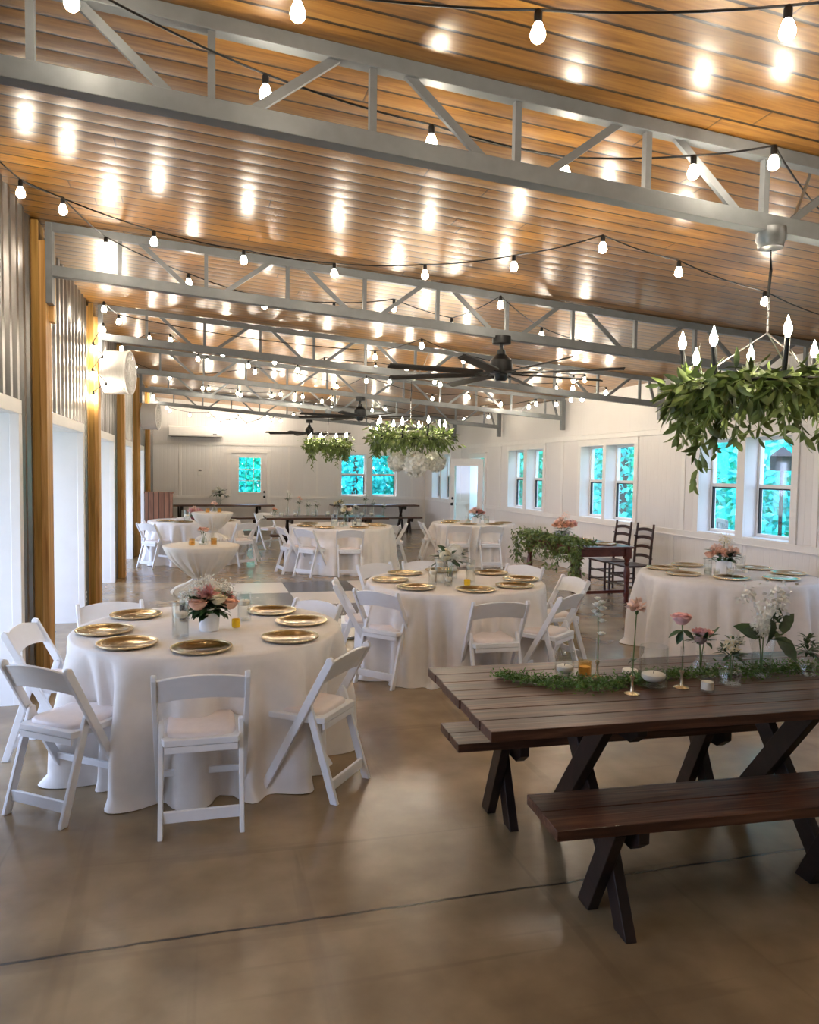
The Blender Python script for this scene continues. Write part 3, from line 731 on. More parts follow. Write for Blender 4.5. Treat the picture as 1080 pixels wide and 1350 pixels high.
for a in [
 (0, 3.63, 90, 'nearest one, back to the camera, at the front left round table', G1),
 (-.79, 3.97, 52, 'turned sideways at the lower left of the front left table, bluish side', G1),
 (-1.07, 5.0, -11, 'beside the nearest wooden post at the left edge of the view', G1),
 (-.63, 5.74, -74, 'behind the front left table at left, only its back showing', G1),
 (.78, 3.955, 142, 'at the right front of the front left table, facing left', G1),
 (.836, 5.51, 219, 'behind the right edge of the front left table, only its back showing', G1),
 (2.15, 5.205, 88, 'back to the camera at the middle round table, above the picnic table', G2),
 (1.33, 5.87, 40, 'facing right at the front left of the middle round table', G2),
 (1.10, 6.45, -10, 'seen edge-on between the front left table and the middle table', G2),
 (2.86, 5.43, 128, 'front right of the middle round table, behind the candle cylinder', G2),
 (3.34, 6.30, 184, 'rightmost at the middle round table, its back to the dark dining set', G2),
 (1.72, 7.65, -64, 'behind the left of the middle round table, facing the camera', G2),
 (3.25, 7.24, 213, 'behind the right of the middle round table, facing the camera', G2),
 (2.28, 7.78, -88, 'directly behind the middle round table, behind its white flowers', G2),
 (1.25, 12.7, 12, 'leftmost at the far central round table, edge-on', G4),
 (1.57, 12.2, 38, 'angled at the front left of the far central round table', G4),
 (2.32, 12.0, 85, 'back to the camera at the far central round table', G4),
 (3.22, 12.78, 128, 'angled at the front right of the far central round table', G4),
 (3.62, 13.3, 165, 'edge-on at the right of the far central round table', G4),
 (4.43, 12.72, 82, 'left of two with backs to the camera at the far right table', G5),
 (5.0, 12.6, 88, 'right of two with backs to the camera at the far right table', G5),
 (3.98, 13.75, -6, 'at the left end of the far right table, facing right', G5),
 (-.93, 13.7, 45, 'angled at the front left of the far left round table', G6),
 (-1.02, 14.45, 4, 'leftmost at the far left table, half hidden by a wooden post', G6),
 (.80, 13.75, 125, 'at the front right of the far left round table, facing left', G6),
 (1.06, 14.5, 172, 'at the right side of the far left round table, bluish light behind', G6),
 (1.3, 16.9, -60, 'far back, left end of the long flower-covered table', 'chairs at the back of the hall')]:
    chair(a[0], a[1], a[2], W_ + a[3], a[4])

# ------------------------------------------------------------------ tablecloths and table settings
def round_cloth(cx, cy, r, label, seed, h=.76, m_='cloth', fold=.15):
    rr = random.Random(seed); n_ = 220
    ph = [(k, rr.uniform(0, 6.28), rr.uniform(.5, 1)) for k in (7, 11, 13, 17, 19, 23, 31)]
    def wv(a):
        s_ = sum(A * math.cos(k * a + p) * (1.6 / (1 + k / 14)) for k, p, A in ph) / 4.2
        return 1.15 * (max(0, s_ * 1.6 + .55)) ** .75 - .75 if s_ > -.343 else -.75
    vs = [(0, 0, h)]; rows = []
    spec = [(.3, h, 0, 0), (.7, h, 0, 0), (.93, h, 0, 0), (.985, h - .002, 0, 0), (1.0, h - .012, 0, 0)]
    for i in range(1, 17):
        t = i / 16; spec.append((None, t, 0, 0))
    for q in spec:
        row = []
        for j in range(n_):
            a = 2 * PI * j / n_
            if q[0] is not None: R_, z = r * q[0], q[1]
            else:
                t = q[1]; w_ = wv(a); am = fold * min(1, t * 1.7) ** .8
                R_ = r + .004 + .035 * t + am * w_ + .012 * t * math.sin(5 * a + seed)
                z = (h - .014) * (1 - t) + .004
                if t > .97: R_ += .035 * max(0, math.sin(9 * a + seed)) + .012; z = .003 + .006 * max(0, w_)
                elif t > .9: z += .0
            row.append(len(vs)); vs.append((R_ * math.cos(a), R_ * math.sin(a), z))
        rows.append(row)
    fs = [(0, rows[0][j], rows[0][(j + 1) % n_]) for j in range(n_)]
    for a, b in zip(rows, rows[1:]):
        for j in range(n_): fs.append((a[j], b[j], b[(j + 1) % n_], a[(j + 1) % n_]))
    m = MB(); m.add(vs, fs); o = m.build('tablecloth', m_, smooth=80); o.location = (cx, cy, 0)
    return tag(o, label, 'tablecloth', 'floor-length cloths on the round tables')
round_cloth(.05, 4.79, .80, 'white floor-length cloth over the round table at the front left', 1)
round_cloth(2.18, 6.36, .79, 'white floor-length cloth over the round table in the middle, behind the picnic table', 2)
round_cloth(5.0, 6.35, .83, 'white floor-length cloth over the round table by the right wall windows', 3)
round_cloth(2.37, 13.1, .90, 'white floor-length cloth over the wide round table far back in the centre', 4)
round_cloth(5.0, 13.6, .79, 'white floor-length cloth over the far right round table in front of the open door', 5)
round_cloth(-.12, 14.6, .83, 'white floor-length cloth over the far left round table behind the cocktail table', 6)

PL = None
def plate(x, y, z, label, group):
    global PL
    if PL is None:
        o = thing('charger_plate', label, 'plate', (x, y, z), 0, group)
        m = MB(); m.lathe([(0, .004), (.105, .004), (.118, .010), (.150, .016), (.150, .012), (.115, .004), (.105, .0), (0, .0)], 36); m.build('dish', 'gold', o, smooth=50)
        m = MB(); n_ = 64; k = 12
        for i in range(n_):
            a = 2 * PI * i / n_; m.lathe([(0, -.005), (.006, -.003), (.0075, .001), (.005, .005), (0, .006)], 5, c=(.157 * math.cos(a), .157 * math.sin(a), .0155))
        pts = [(.156 * math.cos(t * PI / 32), .156 * math.sin(t * PI / 32), .0145) for t in range(65)]
        m.tube(pts, .006, 6, caps=False); m.build('beaded_rim', 'gold_rim', o)
        PL = o
    else: dup(PL, (x, y, z), R.uniform(0, 6), label, group)
g = 'gold chargers on the front left table'
for x, y, l in ((.0, 4.17, 'nearest gold charger plate, centred at the front edge of the front left table'), (-.39, 4.36, 'gold charger plate left of the nearest one on the front left table'), (-.55, 4.74, 'gold charger plate at the far left edge of the front left table'), (-.41, 5.2, 'gold charger plate behind the tall candle cylinder on the front left table'), (.46, 5.17, 'gold charger plate beyond the yellow votive on the front left table'), (.61, 4.78, 'gold charger plate at the right edge of the front left table'), (.49, 4.33, 'gold charger plate at the right front of the front left table')):
    plate(x, y, .762, l, g)
g = 'gold chargers on the middle table'
for x, y, l in ((1.71, 5.99, 'gold charger plate at the left front of the middle table'), (1.60, 6.44, 'gold charger plate at the left edge of the middle table'), (1.84, 6.84, 'gold charger plate at the back left of the middle table'), (2.16, 5.79, 'nearest gold charger plate at the front of the middle table'), (2.56, 5.93, 'gold charger plate at the right front of the middle table'), (2.78, 6.3, 'gold charger plate at the right edge of the middle table'), (2.66, 6.73, 'gold charger plate at the back right of the middle table'), (2.25, 6.97, 'gold charger plate hidden behind the white flowers on the middle table')):
    plate(x, y, .762, l, g)
g = 'gold chargers on the right table'
for x, y, l in ((4.56, 6.78, 'charger plate at the back left of the right table'), (4.98, 6.96, 'charger plate behind the peach flowers on the right table'), (4.50, 6.34, 'charger plate at the left front of the right table'), (4.79, 6.02, 'nearest charger plate at the front of the right table, left of its middle'), (5.24, 5.9, 'charger plate front right on the right table'), (5.55, 6.62, 'charger plate at the back right of the right table, near the wall'), (5.60, 6.2, 'charger plate at the right edge of the right table')):
    plate(x, y, .762, l, g)
g = 'gold chargers on the far central table'
for i, (x, y, l) in enumerate(((1.72, 12.9, 'left edge'), (1.98, 12.5, 'left front'), (2.55, 12.46, 'front middle'), (2.95, 12.85, 'right front'), (2.99, 13.3, 'right edge'), (1.85, 13.5, 'back left'))):
    plate(x, y, .762, 'charger plate at the %s of the far central table' % l, g)
g = 'gold chargers on the far right table'
for x, y, l in ((4.48, 13.5, 'left edge'), (4.72, 13.1, 'left front'), (5.22, 13.07, 'right front'), (5.53, 13.4, 'right edge'), (4.7, 14.0, 'back left')):
    plate(x, y, .762, 'charger plate at the %s of the far right table' % l, g)
g = 'gold chargers on the far left table'
for x, y, l in ((-.62, 14.35, 'left front'), (-.3, 14.05, 'front middle'), (.45, 14.4, 'right edge')):
    plate(x, y, .762, 'charger plate at the %s of the far left table' % l, g)

# cocktail tables with tied cloths
def cocktail(cx, cy, r, h, label, tl, seed):
    o = thing('cocktail_table', 'pedestal table under ' + label, 'table', (cx, cy, 0), 0, 'cocktail tables')
    m = MB(); m.lathe([(0, h - .03), (r - .01, h - .03), (r - .01, h - .005), (0, h - .005)], 32); m.build('tabletop', 'white_plastic', o)
    m = MB(); m.tube([(0, 0, .03), (0, 0, h - .03)], .03, 12); m.build('pole', 'chrome', o)
    m = MB(); m.lathe([(0, .035), (.05, .035), (.22, .015), (.23, 0), (0, 0)], 24); m.build('base', 'chrome', o)
    rr = random.Random(seed); n_ = 160; vs = [(0, 0, h)]; rows = []
    ph = [(k, rr.uniform(0, 6.28), rr.uniform(.5, 1)) for k in (15, 21, 28, 36)]
    prof = [(.5, h, 0), (.93, h, 0), (.99, h - .004, 0), (1.0, h - .014, 0), (.95, h - .055, .08), (.82, h - .13, .25), (.62, h - .20, .5), (.40, h - .265, .8), (.25, h - .30, .8), (.20, h - .325, .6), (.25, h - .345, .8), (.40, h - .38, .7), (.55, h - .425, .6), (.63, h - .455, .5)]
    for q, z, am in prof:
        row = []
        for j in range(n_):
            a = 2 * PI * j / n_; w_ = sum(A * math.cos(k * a + p) for k, p, A in ph) / 2.4
            lobe = 1 + (.28 * math.cos(2 * a - .5) if z < h - .35 else 0)
            R_ = r * q * lobe + am * .032 * w_
            row.append(len(vs)); vs.append((R_ * math.cos(a), R_ * math.sin(a), z + (.03 * w_ if z < h - .42 else 0)))
        rows.append(row)
    fs = [(0, rows[0][j], rows[0][(j + 1) % n_]) for j in range(n_)]
    for a, b in zip(rows, rows[1:]):
        for j in range(n_): fs.append((a[j], b[j], b[(j + 1) % n_], a[(j + 1) % n_]))
    t = thing('tablecloth', label, 'tablecloth', (cx, cy, 0), 0, 'tied cloths on the cocktail tables')
    m = MB(); m.add(vs, fs); m.build('cloth', 'cream_cloth', t, smooth=80)
    m = MB(); pts = [(.20 * r * 1.06 * math.cos(i * PI / 16), .20 * r * 1.06 * math.sin(i * PI / 16), h - .325) for i in range(33)]
    m.tube(pts, .012, 6, caps=False); m.build('tie', 'silver', t)
cocktail(0.0, 7.5, .355, 1.0, 'cream cloth tied around the nearer cocktail table, left of centre', 0, 5)
cocktail(.18, 13.0, .335, 1.0, 'cream cloth tied around the farther cocktail table, behind the first', 0, 9)

# ------------------------------------------------------------------ flowers, vases and candles
def petals(mb, c, r, layers=4, up=.9, seed=0, n_=6, wide=1.0, squash=.8):
    rr = random.Random(seed); c = Vector(c)
    for L in range(layers):
        t = (L + 1) / layers
        for k in range(n_):
            a = 2 * PI * k / n_ + L * .55 + rr.uniform(-.15, .15)
            out = Vector((math.cos(a), math.sin(a), 0))
            base = c + out * r * .25 * t - Vector((0, 0, r * .35 * (1 - t * .5) * squash))
            d = out * (t * 1.0) + Vector((0, 0, up * (1.25 - t)))
            mb.leaf(base, d, r * (.95 + .15 * t), r * .95 * wide, up=(0, 0, 1) if t > .6 else out * -1 + Vector((0, 0, .3)), bend=-.35)
def rose(mb, c, r, seed=0):
    c = Vector(c)
    mb.lathe([(0, -r * .55), (r * .45, -r * .45), (r * .62, 0), (r * .55, r * .42), (r * .38, r * .50), (r * .2, r * .3), (0, r * .36)], 10, c=tuple(c))
    rr = random.Random(seed)
    for L, (q, zz, wd) in enumerate(((.45, .5, .8), (.66, .42, 1.0), (.9, .28, 1.1))):
        for k in range(5):
            a = 2 * PI * k / 5 + L * .7 + rr.uniform(-.2, .2); o_ = Vector((math.cos(a), math.sin(a), 0)); t_ = Vector((-math.sin(a), math.cos(a), 0))
            vs = []
            for i, (z, k_) in enumerate(((-.5, .35), (-.1, .85), (.25, .95), (zz, 1.0))):
                for u in (-1, -.5, 0, .5, 1):
                    vs.append(c + o_ * r * q * k_ * (1 - .22 * u * u) + t_ * r * wd * .62 * u * (.4 + .6 * (i / 3) ** .6 if i < 3 else .8) + Vector((0, 0, r * (z - .12 * u * u * (i == 3)))) + (o_ * r * .12 if i == 3 else Vector()))
            mb.add(vs, [(i * 5 + j, i * 5 + j + 1, (i + 1) * 5 + j + 1, (i + 1) * 5 + j) for i in range(3) for j in range(4)])
def carnation(mb, c, r, seed=0):
    rr = random.Random(seed); c = Vector(c)
    for i in range(46):
        a = rr.uniform(0, 6.28); e = rr.uniform(-.1, 1.45)
        d = Vector((math.cos(a) * math.cos(e), math.sin(a) * math.cos(e), math.sin(e) * .6))
        mb.leaf(c - Vector((0, 0, r * .2)), d, r * rr.uniform(.8, 1.1), r * .5, bend=rr.uniform(-.4, .4))
def fluff(mb, c, r, n_, s, seed=0):
    rr = random.Random(seed); c = Vector(c)
    for i in range(n_):
        d = Vector((rr.gauss(0, 1), rr.gauss(0, 1), rr.gauss(0, 1))).normalized(); p = c + d * r * rr.uniform(.35, 1)
        for k in range(3): mb.leaf(p, (rr.uniform(-1, 1), rr.uniform(-1, 1), rr.uniform(-.3, 1)), s, s * .7)
def hydrangea(mb, c, r, seed=0):
    rr = random.Random(seed); c = Vector(c); n_ = 110
    mb.lathe([(0, -r * .7), (r * .55, -r * .45), (r * .8, 0), (r * .6, r * .5), (0, r * .78)], 10, c=tuple(c))
    for i in range(n_):
        z = 1 - 1.7 * (i + .5) / n_; a = i * 2.39996; q = math.sqrt(max(0, 1 - z * z)); d = Vector((q * math.cos(a), q * math.sin(a), z))
        t1 = d.cross(Vector((.3, .2, .9))).normalized(); t2 = d.cross(t1); p = c + d * r * rr.uniform(.84, .95)
        for k in range(4):
            b = k * PI / 2 + rr.uniform(-.3, .3) + i; mb.leaf(p, t1 * math.cos(b) + t2 * math.sin(b) + d * .35, r * .26, r * .22, up=d)
def foliage(mb, c, r, n_, L, w, seed=0, lift=.3):
    rr = random.Random(seed); c = Vector(c)
    for i in range(n_):
        a = rr.uniform(0, 6.28); d = Vector((math.cos(a), math.sin(a), rr.uniform(-.35, .9) + lift * .3))
        mb.leaf(c + d * r * rr.uniform(.1, .5), d, L * rr.uniform(.7, 1.2), w * rr.uniform(.7, 1.2), up=(0, 0, 1), bend=rr.uniform(0, .5))
def vase_glass(o, r, h, shape='cyl', water=.55):
    prof = {'cyl': [(0, .004), (r * .96, .004), (r, .01), (r, h)], 'bud': [(0, .004), (r, .004), (r * 1.05, h * .2), (r * .8, h * .45), (r * .38, h * .7), (r * .42, h * .95), (r * .6, h)],
            'flare': [(0, .004), (r * .75, .004), (r * .78, h * .3), (r * .72, h * .6), (r, h)], 'jar': [(0, .004), (r, .004), (r, h * .7), (r * .75, h * .82), (r * .8, h)]}[shape]
    m = MB(); m.lathe(prof, 20); m.build('vase', 'glass', o, smooth=60)
    if water:
        m = MB(); m.lathe([(0, .008), (r * .9 * (.75 if shape == 'flare' else 1), .008), (r * .9 * (.72 if shape != 'cyl' else 1), h * water), (0, h * water)], 16); m.build('water', 'water', o)
def cyl_candle(x, y, z, r, h, wz, label, group):
    o = thing('candle_cylinder', label, 'candle vase', (x, y, z), 0, group)
    m = MB(); m.lathe([(0, .003), (r * .97, .003), (r, .01), (r, h), (r * .93, h), (r * .93, .012), (0, .01)], 24); m.build('vase', 'glass', o, smooth=50)
    m = MB(); m.lathe([(0, .012), (r * .91, .012), (r * .91, wz), (0, wz)], 20); m.build('water', 'water', o)
    m = MB(); m.lathe([(0, wz - .018), (r * .6, wz - .018), (r * .82, wz - .004), (r * .82, wz + .012), (r * .6, wz + .018), (0, wz + .014)], 20); cn = m.build('floating_candle', 'wax', o, smooth=50)
    m = MB(); m.tube([(0, 0, wz + .014), (.002, 0, wz + .026)], .0015, 5); m.build('wick', 'black', cn)
def votive(x, y, z, label, m_='amber_glass', wax='wax', r=.031, h=.062, group='votive candles'):
    o = thing('votive_candle', label, 'candle', (x, y, z), 0, group)
    m = MB(); m.lathe([(0, 0), (r * .85, 0), (r, .01), (r, h), (r * .88, h), (r * .88, .010), (0, .008)], 18); m.build('cup', m_, o, smooth=50)
    m = MB(); m.lathe([(0, .009), (r * .8, .009), (r * .8, h * .62), (0, h * .60)], 16); m.build('wax', wax, o, smooth=50)
def bouquet(x, y, z, label, kind, heads, leaves, group=None, scl=1, extra=None):
    """kind: ('pot', r, h) or ('glass', shape, r, h); heads: (type, dx, dy, dz, r, material)"""
    o = thing('flower_arrangement', label, 'flowers', (x, y, z), R.uniform(0, .3), group); o.scale = (scl,) * 3
    if kind[0] == 'pot':
        r, h = kind[1], kind[2]; m = MB(); m.lathe([(0, 0), (r * .88, 0), (r * .92, .01), (r, h), (r * .92, h), (r * .86, h * .7), (0, h * .7)], 24); m.build('pot', kind[3] if len(kind) > 3 else 'pot', o, smooth=50)
    else:
        _, sh, r, h = kind; vase_glass(o, r, h, sh, .6)
    sd = 0
    sm = MB()
    for t, dx, dy, dz, r, mt in heads:
        sd += 1; m = MB()
        if t == 'rose': rose(m, (dx, dy, dz), r, sd)
        elif t == 'carnation': carnation(m, (dx, dy, dz), r, sd)
        elif t == 'fluff': fluff(m, (dx, dy, dz), r, int(40 + r * 1100), .0085, sd)
        elif t == 'hydrangea': hydrangea(m, (dx, dy, dz), r, sd)
        else: petals(m, (dx, dy, dz), r, seed=sd)
        m.build({'rose': 'rose', 'carnation': 'carnation', 'fluff': 'filler_flower', 'hydrangea': 'hydrangea'}.get(t, 'flower'), mt, o, smooth=70)
        sm.tube([(dx * .15, dy * .15, .015 if kind[0] != 'pot' else kind[2] * .6), (dx * .4, dy * .4, dz * .55), (dx, dy, dz - r * .4)], .0022, 5)
    sm.build('stem', 'stem', o)
    m = MB()
    for c_, r_, n_, L, w_ in leaves: foliage(m, c_, r_, n_, L, w_, seed=sd + n_)
    if leaves: m.build('foliage', 'leaf_dark', o, smooth=60)
    if extra: extra(o)
    return o
TZ = .762
# front left table
bouquet(.045, 4.66, TZ, 'peach and pink rose arrangement in a low white pot on the front left table', ('pot', .048, .085),
  [('rose', -.06, -.06, .135, .050, 'peach'), ('rose', .085, -.045, .125, .046, 'peach'), ('carnation', -.01, -.02, .175, .058, 'pink'), ('rose', .03, -.06, .15, .044, 'cream'), ('carnation', -.04, .05, .17, .042, 'blush'), ('rose', .04, .05, .165, .036, 'cream'), ('carnation', .09, .02, .15, .035, 'rose'), ('fluff', -.10, -.01, .16, .045, 'white_petal'), ('fluff', .0, .02, .215, .045, 'white_petal'), ('fluff', .08, .02, .19, .045, 'white_petal'), ('fluff', -.05, -.01, .20, .04, 'white_petal')],
  [((0, 0, .10), .10, 60, .075, .045), ((0, 0, .085), .16, 30, .06, .045)], 'table bouquets', scl=1.3)
cyl_candle(-.115, 4.48, TZ, .047, .21, .135, 'tall glass cylinder with floating white candle left of the roses, front left table', 'candle cylinders on the front left table')
cyl_candle(.265, 4.92, TZ, .044, .18, .115, 'glass cylinder with floating candle right behind the roses, front left table', 'candle cylinders on the front left table')
votive(.205, 4.72, TZ, 'yellow glass votive right of the roses on the front left table', 'yellow_glass', 'yellow_glass', .026, .05)
cyl_candle(-.10, 4.98, TZ, .036, .19, .12, 'slim glass cylinder partly hidden behind the roses on the front left table', 'candle cylinders on the front left table')
# middle table
bouquet(2.10, 6.30, TZ, 'white flowers with green leaves in a clear vase on the middle round table', ('glass', 'flare', .05, .16),
  [('hydrangea', .035, -.03, .26, .075, 'white_petal'), ('hydrangea', -.06, -.02, .235, .055, 'cream'), ('hydrangea', .09, .02, .235, .055, 'white_petal'), ('rose', -.02, .06, .26, .06, 'white_petal'), ('fluff', -.03, -.05, .24, .05, 'white_petal')],
  [((0, 0, .19), .16, 44, .12, .052)], 'table bouquets')
for x, y, r, h, wz, l in ((1.90, 6.14, .036, .16, .11, 'leftmost'), (1.99, 6.23, .040, .23, .17, 'tallest'), (2.27, 6.22, .042, .20, .135, 'right'), (2.01, 6.05, .034, .11, .06, 'shortest'), (2.2, 6.48, .036, .15, .09, 'rear')):
    cyl_candle(x, y, TZ, r, h, wz, l + ' glass candle cylinder beside the white flowers on the middle table', 'candle cylinders on the middle table')
votive(2.19, 6.08, TZ, 'round yellow votive in front of the white flowers on the middle table', 'yellow_glass', 'yellow_glass', .028, .05)
# right table
bouquet(4.98, 6.38, TZ, 'peach flower arrangement in a white pot on the right wall table', ('pot', .055, .09),
  [('carnation', -.07, -.03, .15, .06, 'peach'), ('carnation', .02, -.05, .16, .06, 'blush'), ('rose', .08, .0, .14, .045, 'rose'), ('carnation', -.02, .05, .17, .055, 'blush'), ('rose', -.1, .03, .13, .04, 'peach'), ('fluff', .0, .0, .24, .05, 'cream'), ('fluff', .07, .03, .20, .05, 'white_petal')],
  [((0, 0, .10), .11, 44, .08, .036)], 'table bouquets', scl=1.4)
for x, y, r, h, wz, l in ((4.72, 6.27, .036, .17, .06, 'left'), (5.27, 6.50, .050, .16, .05, 'right'), (4.86, 6.13, .034, .10, .06, 'front')):
    cyl_candle(x, y, TZ, r, h, wz, 'glass candle cylinder to the %s of the peach flowers on the right table' % l, 'candle cylinders on the right table')
votive(4.81, 6.26, TZ, 'small white votive at the foot of the peach flowers, left side', 'glass', 'wax')
votive(5.20, 6.33, TZ, 'small white votive right of the peach flowers on the right table', 'glass', 'wax')
# far tables
bouquet(2.42, 13.0, TZ, 'cream and blush flowers in a tall glass vase on the far central table', ('glass', 'cyl', .05, .2), [('rose', -.06, -.03, .27, .06, 'cream'), ('rose', .05, -.04, .28, .06, 'blush'), ('carnation', 0, .04, .30, .06, 'cream'), ('fluff', .1, 0, .28, .06, 'white_petal'), ('fluff', -.05, 0, .34, .05, 'white_petal')], [((0, 0, .22), .12, 34, .09, .035)], 'table bouquets')
for x, y, r, h, wz, l in ((2.2, 12.85, .06, .22, .1, 'left'), (2.62, 12.9, .065, .2, .1, 'right'), (2.3, 12.72, .045, .12, .06, 'front left'), (2.52, 12.72, .045, .13, .07, 'front right')):
    cyl_candle(x, y, TZ, r, h, wz, 'glass candle cylinder at the %s of the flowers on the far central table' % l, 'candle cylinders on the far central table')
bouquet(5.0, 13.45, TZ, 'pink flower arrangement in a white pot on the far right table', ('pot', .07, .10), [('carnation', -.08, -.04, .18, .07, 'blush'), ('carnation', .03, -.05, .18, .07, 'rose'), ('carnation', .0, .05, .2, .07, 'pink'), ('rose', .11, .0, .16, .05, 'rose'), ('fluff', .03, 0, .26, .06, 'white_petal')], [((0, 0, .11), .13, 44, .09, .036)], 'table bouquets', scl=1.2)
cyl_candle(4.80, 13.35, TZ, .05, .14, .07, 'glass candle cylinder left of the pink flowers on the far right table', 'candle cylinders on the far right table')
cyl_candle(5.17, 13.35, TZ, .05, .14, .07, 'glass candle cylinder right of the pink flowers on the far right table', 'candle cylinders on the far right table')
bouquet(-.12, 14.75, TZ, 'dark red and dusty pink flowers on the far left round table', ('pot', .07, .09, 'burgundy'), [('carnation', -.07, -.04, .16, .09, 'rose'), ('carnation', .07, -.03, .16, .09, 'pink'), ('carnation', 0, .05, .19, .09, 'blush'), ('rose', .13, .0, .13, .06, 'cream')], [((0, 0, .10), .13, 34, .1, .04)], 'table bouquets')
cyl_candle(-.25, 14.35, TZ, .06, .2, .1, 'glass candle cylinder on the far left round table', 'candle cylinders on the far left table')
m = MB(); m.box(-.16, .16, -.10, .10, 0, .018); m.box(-.12, .12, -.06, .06, .018, .05)
o = m.build('folded_napkin', 'cloth', smooth=0, bevel=.008); o.location = (-.32, 14.62, TZ); tag(o, 'folded white napkin beside the glass on the far left table', 'napkin')
# on the cocktail tables
bouquet(0.02, 7.45, 1.002, 'peach roses in a small bud vase on the nearer cocktail table', ('glass', 'bud', .042, .11), [('rose', .025, -.01, .145, .036, 'peach'), ('carnation', -.025, .0, .15, .032, 'peach'), ('rose', .0, .03, .15, .03, 'pink')], [((0, 0, .12), .06, 10, .06, .02)], 'cocktail table flowers')
votive(-.085, 7.41, 1.002, 'amber votive left of the bud vase on the nearer cocktail table', 'amber_glass', 'amber_wax', .03, .066)
votive(.115, 7.44, 1.002, 'amber votive right of the bud vase on the nearer cocktail table', 'amber_glass', 'amber_wax', .03, .066)
bouquet(.20, 12.95, 1.002, 'pale pink flower in a small bud vase on the farther cocktail table', ('glass', 'bud', .042, .11), [('carnation', .0, .0, .15, .055, 'blush'), ('rose', .03, .02, .14, .04, 'pink')], [], 'cocktail table flowers')
votive(.10, 12.88, 1.002, 'amber votive left on the farther cocktail table', 'amber_glass', 'amber_wax', .036, .07)
votive(.29, 12.88, 1.002, 'amber votive right on the farther cocktail table', 'amber_glass', 'amber_wax', .036, .07)

# ------------------------------------------------------------------ trestle (picnic) tables and benches
def x_trestle(mb_fn, x, yc, top, spread, th=.045, w_=.10, cleat=.0):
    """two crossed legs in the plane across the table, plus a chamfered cleat under the top"""
    for s_ in (-1, 1):
        m = MB(); a = (x + s_ * th * .5, yc + s_ * spread, top - .01); b = (x + s_ * th * .5, yc - s_ * (spread + .02), 0)
        d = Vector((0, b[1] - a[1], b[2] - a[2])).normalized(); k = w_ / abs(d.z) / 2
        m.prism([(a[1] - k, a[2]), (a[1] + k, a[2]), (b[1] + k, 0), (b[1] - k, 0)], 'x', a[0] - th / 2, a[0] + th / 2)
        mb_fn(m, 'leg')
    m = MB(); c_ = cleat
    m.prism([(yc - c_, top), (yc + c_, top), (yc + c_, top - .045), (yc + c_ - .06, top - .09), (yc - c_ + .06, top - .09), (yc - c_, top - .045)], 'x', x + th, x + th * 2)
    mb_fn(m, 'cleat')
def trestle_table(name, label, cat, loc, rz, L, W, H_, planks, xs, spread, cleat, group, th=.045, lw=.10, mt='walnut'):
    o = thing(name, label, cat, loc, rz, group)
    m = MB(); pw = W / planks
    for i in range(planks):
        jit = R.uniform(-.006, .006)
        m.box(jit if i not in (0,) else 0, L + jit, i * pw + .002, (i + 1) * pw - .002, H_ - .042, H_ - R.uniform(0, .0015))
    m.build('top' if name.endswith('table') else 'seat', mt, o, smooth=0, bevel=.003)
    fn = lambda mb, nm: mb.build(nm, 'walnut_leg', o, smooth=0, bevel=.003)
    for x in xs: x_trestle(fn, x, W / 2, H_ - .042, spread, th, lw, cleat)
    return o
rz = math.radians(-2.3)
PT = (1.045, 2.605, 0)
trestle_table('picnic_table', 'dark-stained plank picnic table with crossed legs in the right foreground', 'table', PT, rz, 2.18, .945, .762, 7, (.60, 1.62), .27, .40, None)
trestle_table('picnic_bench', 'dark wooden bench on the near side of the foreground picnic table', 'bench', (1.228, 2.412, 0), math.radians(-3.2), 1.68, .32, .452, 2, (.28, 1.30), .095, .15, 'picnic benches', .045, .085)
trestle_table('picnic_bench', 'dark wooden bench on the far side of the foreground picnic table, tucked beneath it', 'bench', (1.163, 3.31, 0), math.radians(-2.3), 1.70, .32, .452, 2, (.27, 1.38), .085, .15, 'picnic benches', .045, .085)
trestle_table('trestle_table', 'long dark plank table crowded with bud vases, far back in the centre', 'table', (1.25, 15.2, 0), 0, 2.5, .9, .762, 6, (.45, 2.05), .27, .38, 'dark trestle tables at the back')
trestle_table('trestle_table', 'bare dark trestle table along the far wall under the white door', 'table', (-1.0, 20.55, 0), 0, 2.9, .75, .762, 5, (.45, 2.45), .22, .33, 'dark trestle tables at the back')
trestle_table('trestle_table', 'bare dark trestle table along the far wall under the far windows', 'table', (3.5, 20.6, 0), 0, 2.45, .75, .762, 5, (.45, 2.0), .22, .33, 'dark trestle tables at the back')
for x, y, L, l in ((-.9, 20.15, 2.6, 'dark bench in front of the bare table under the white door'), (3.5, 20.1, 2.4, 'dark bench in front of the bare table under the far windows'), (1.3, 14.85, 2.2, 'dark bench at the near side of the long vase-covered table')):
    trestle_table('trestle_bench', l, 'bench', (x, y, 0), 0, L, .3, .452, 2, (.3, L - .35), .085, .14, 'dark benches at the back', .045, .085)

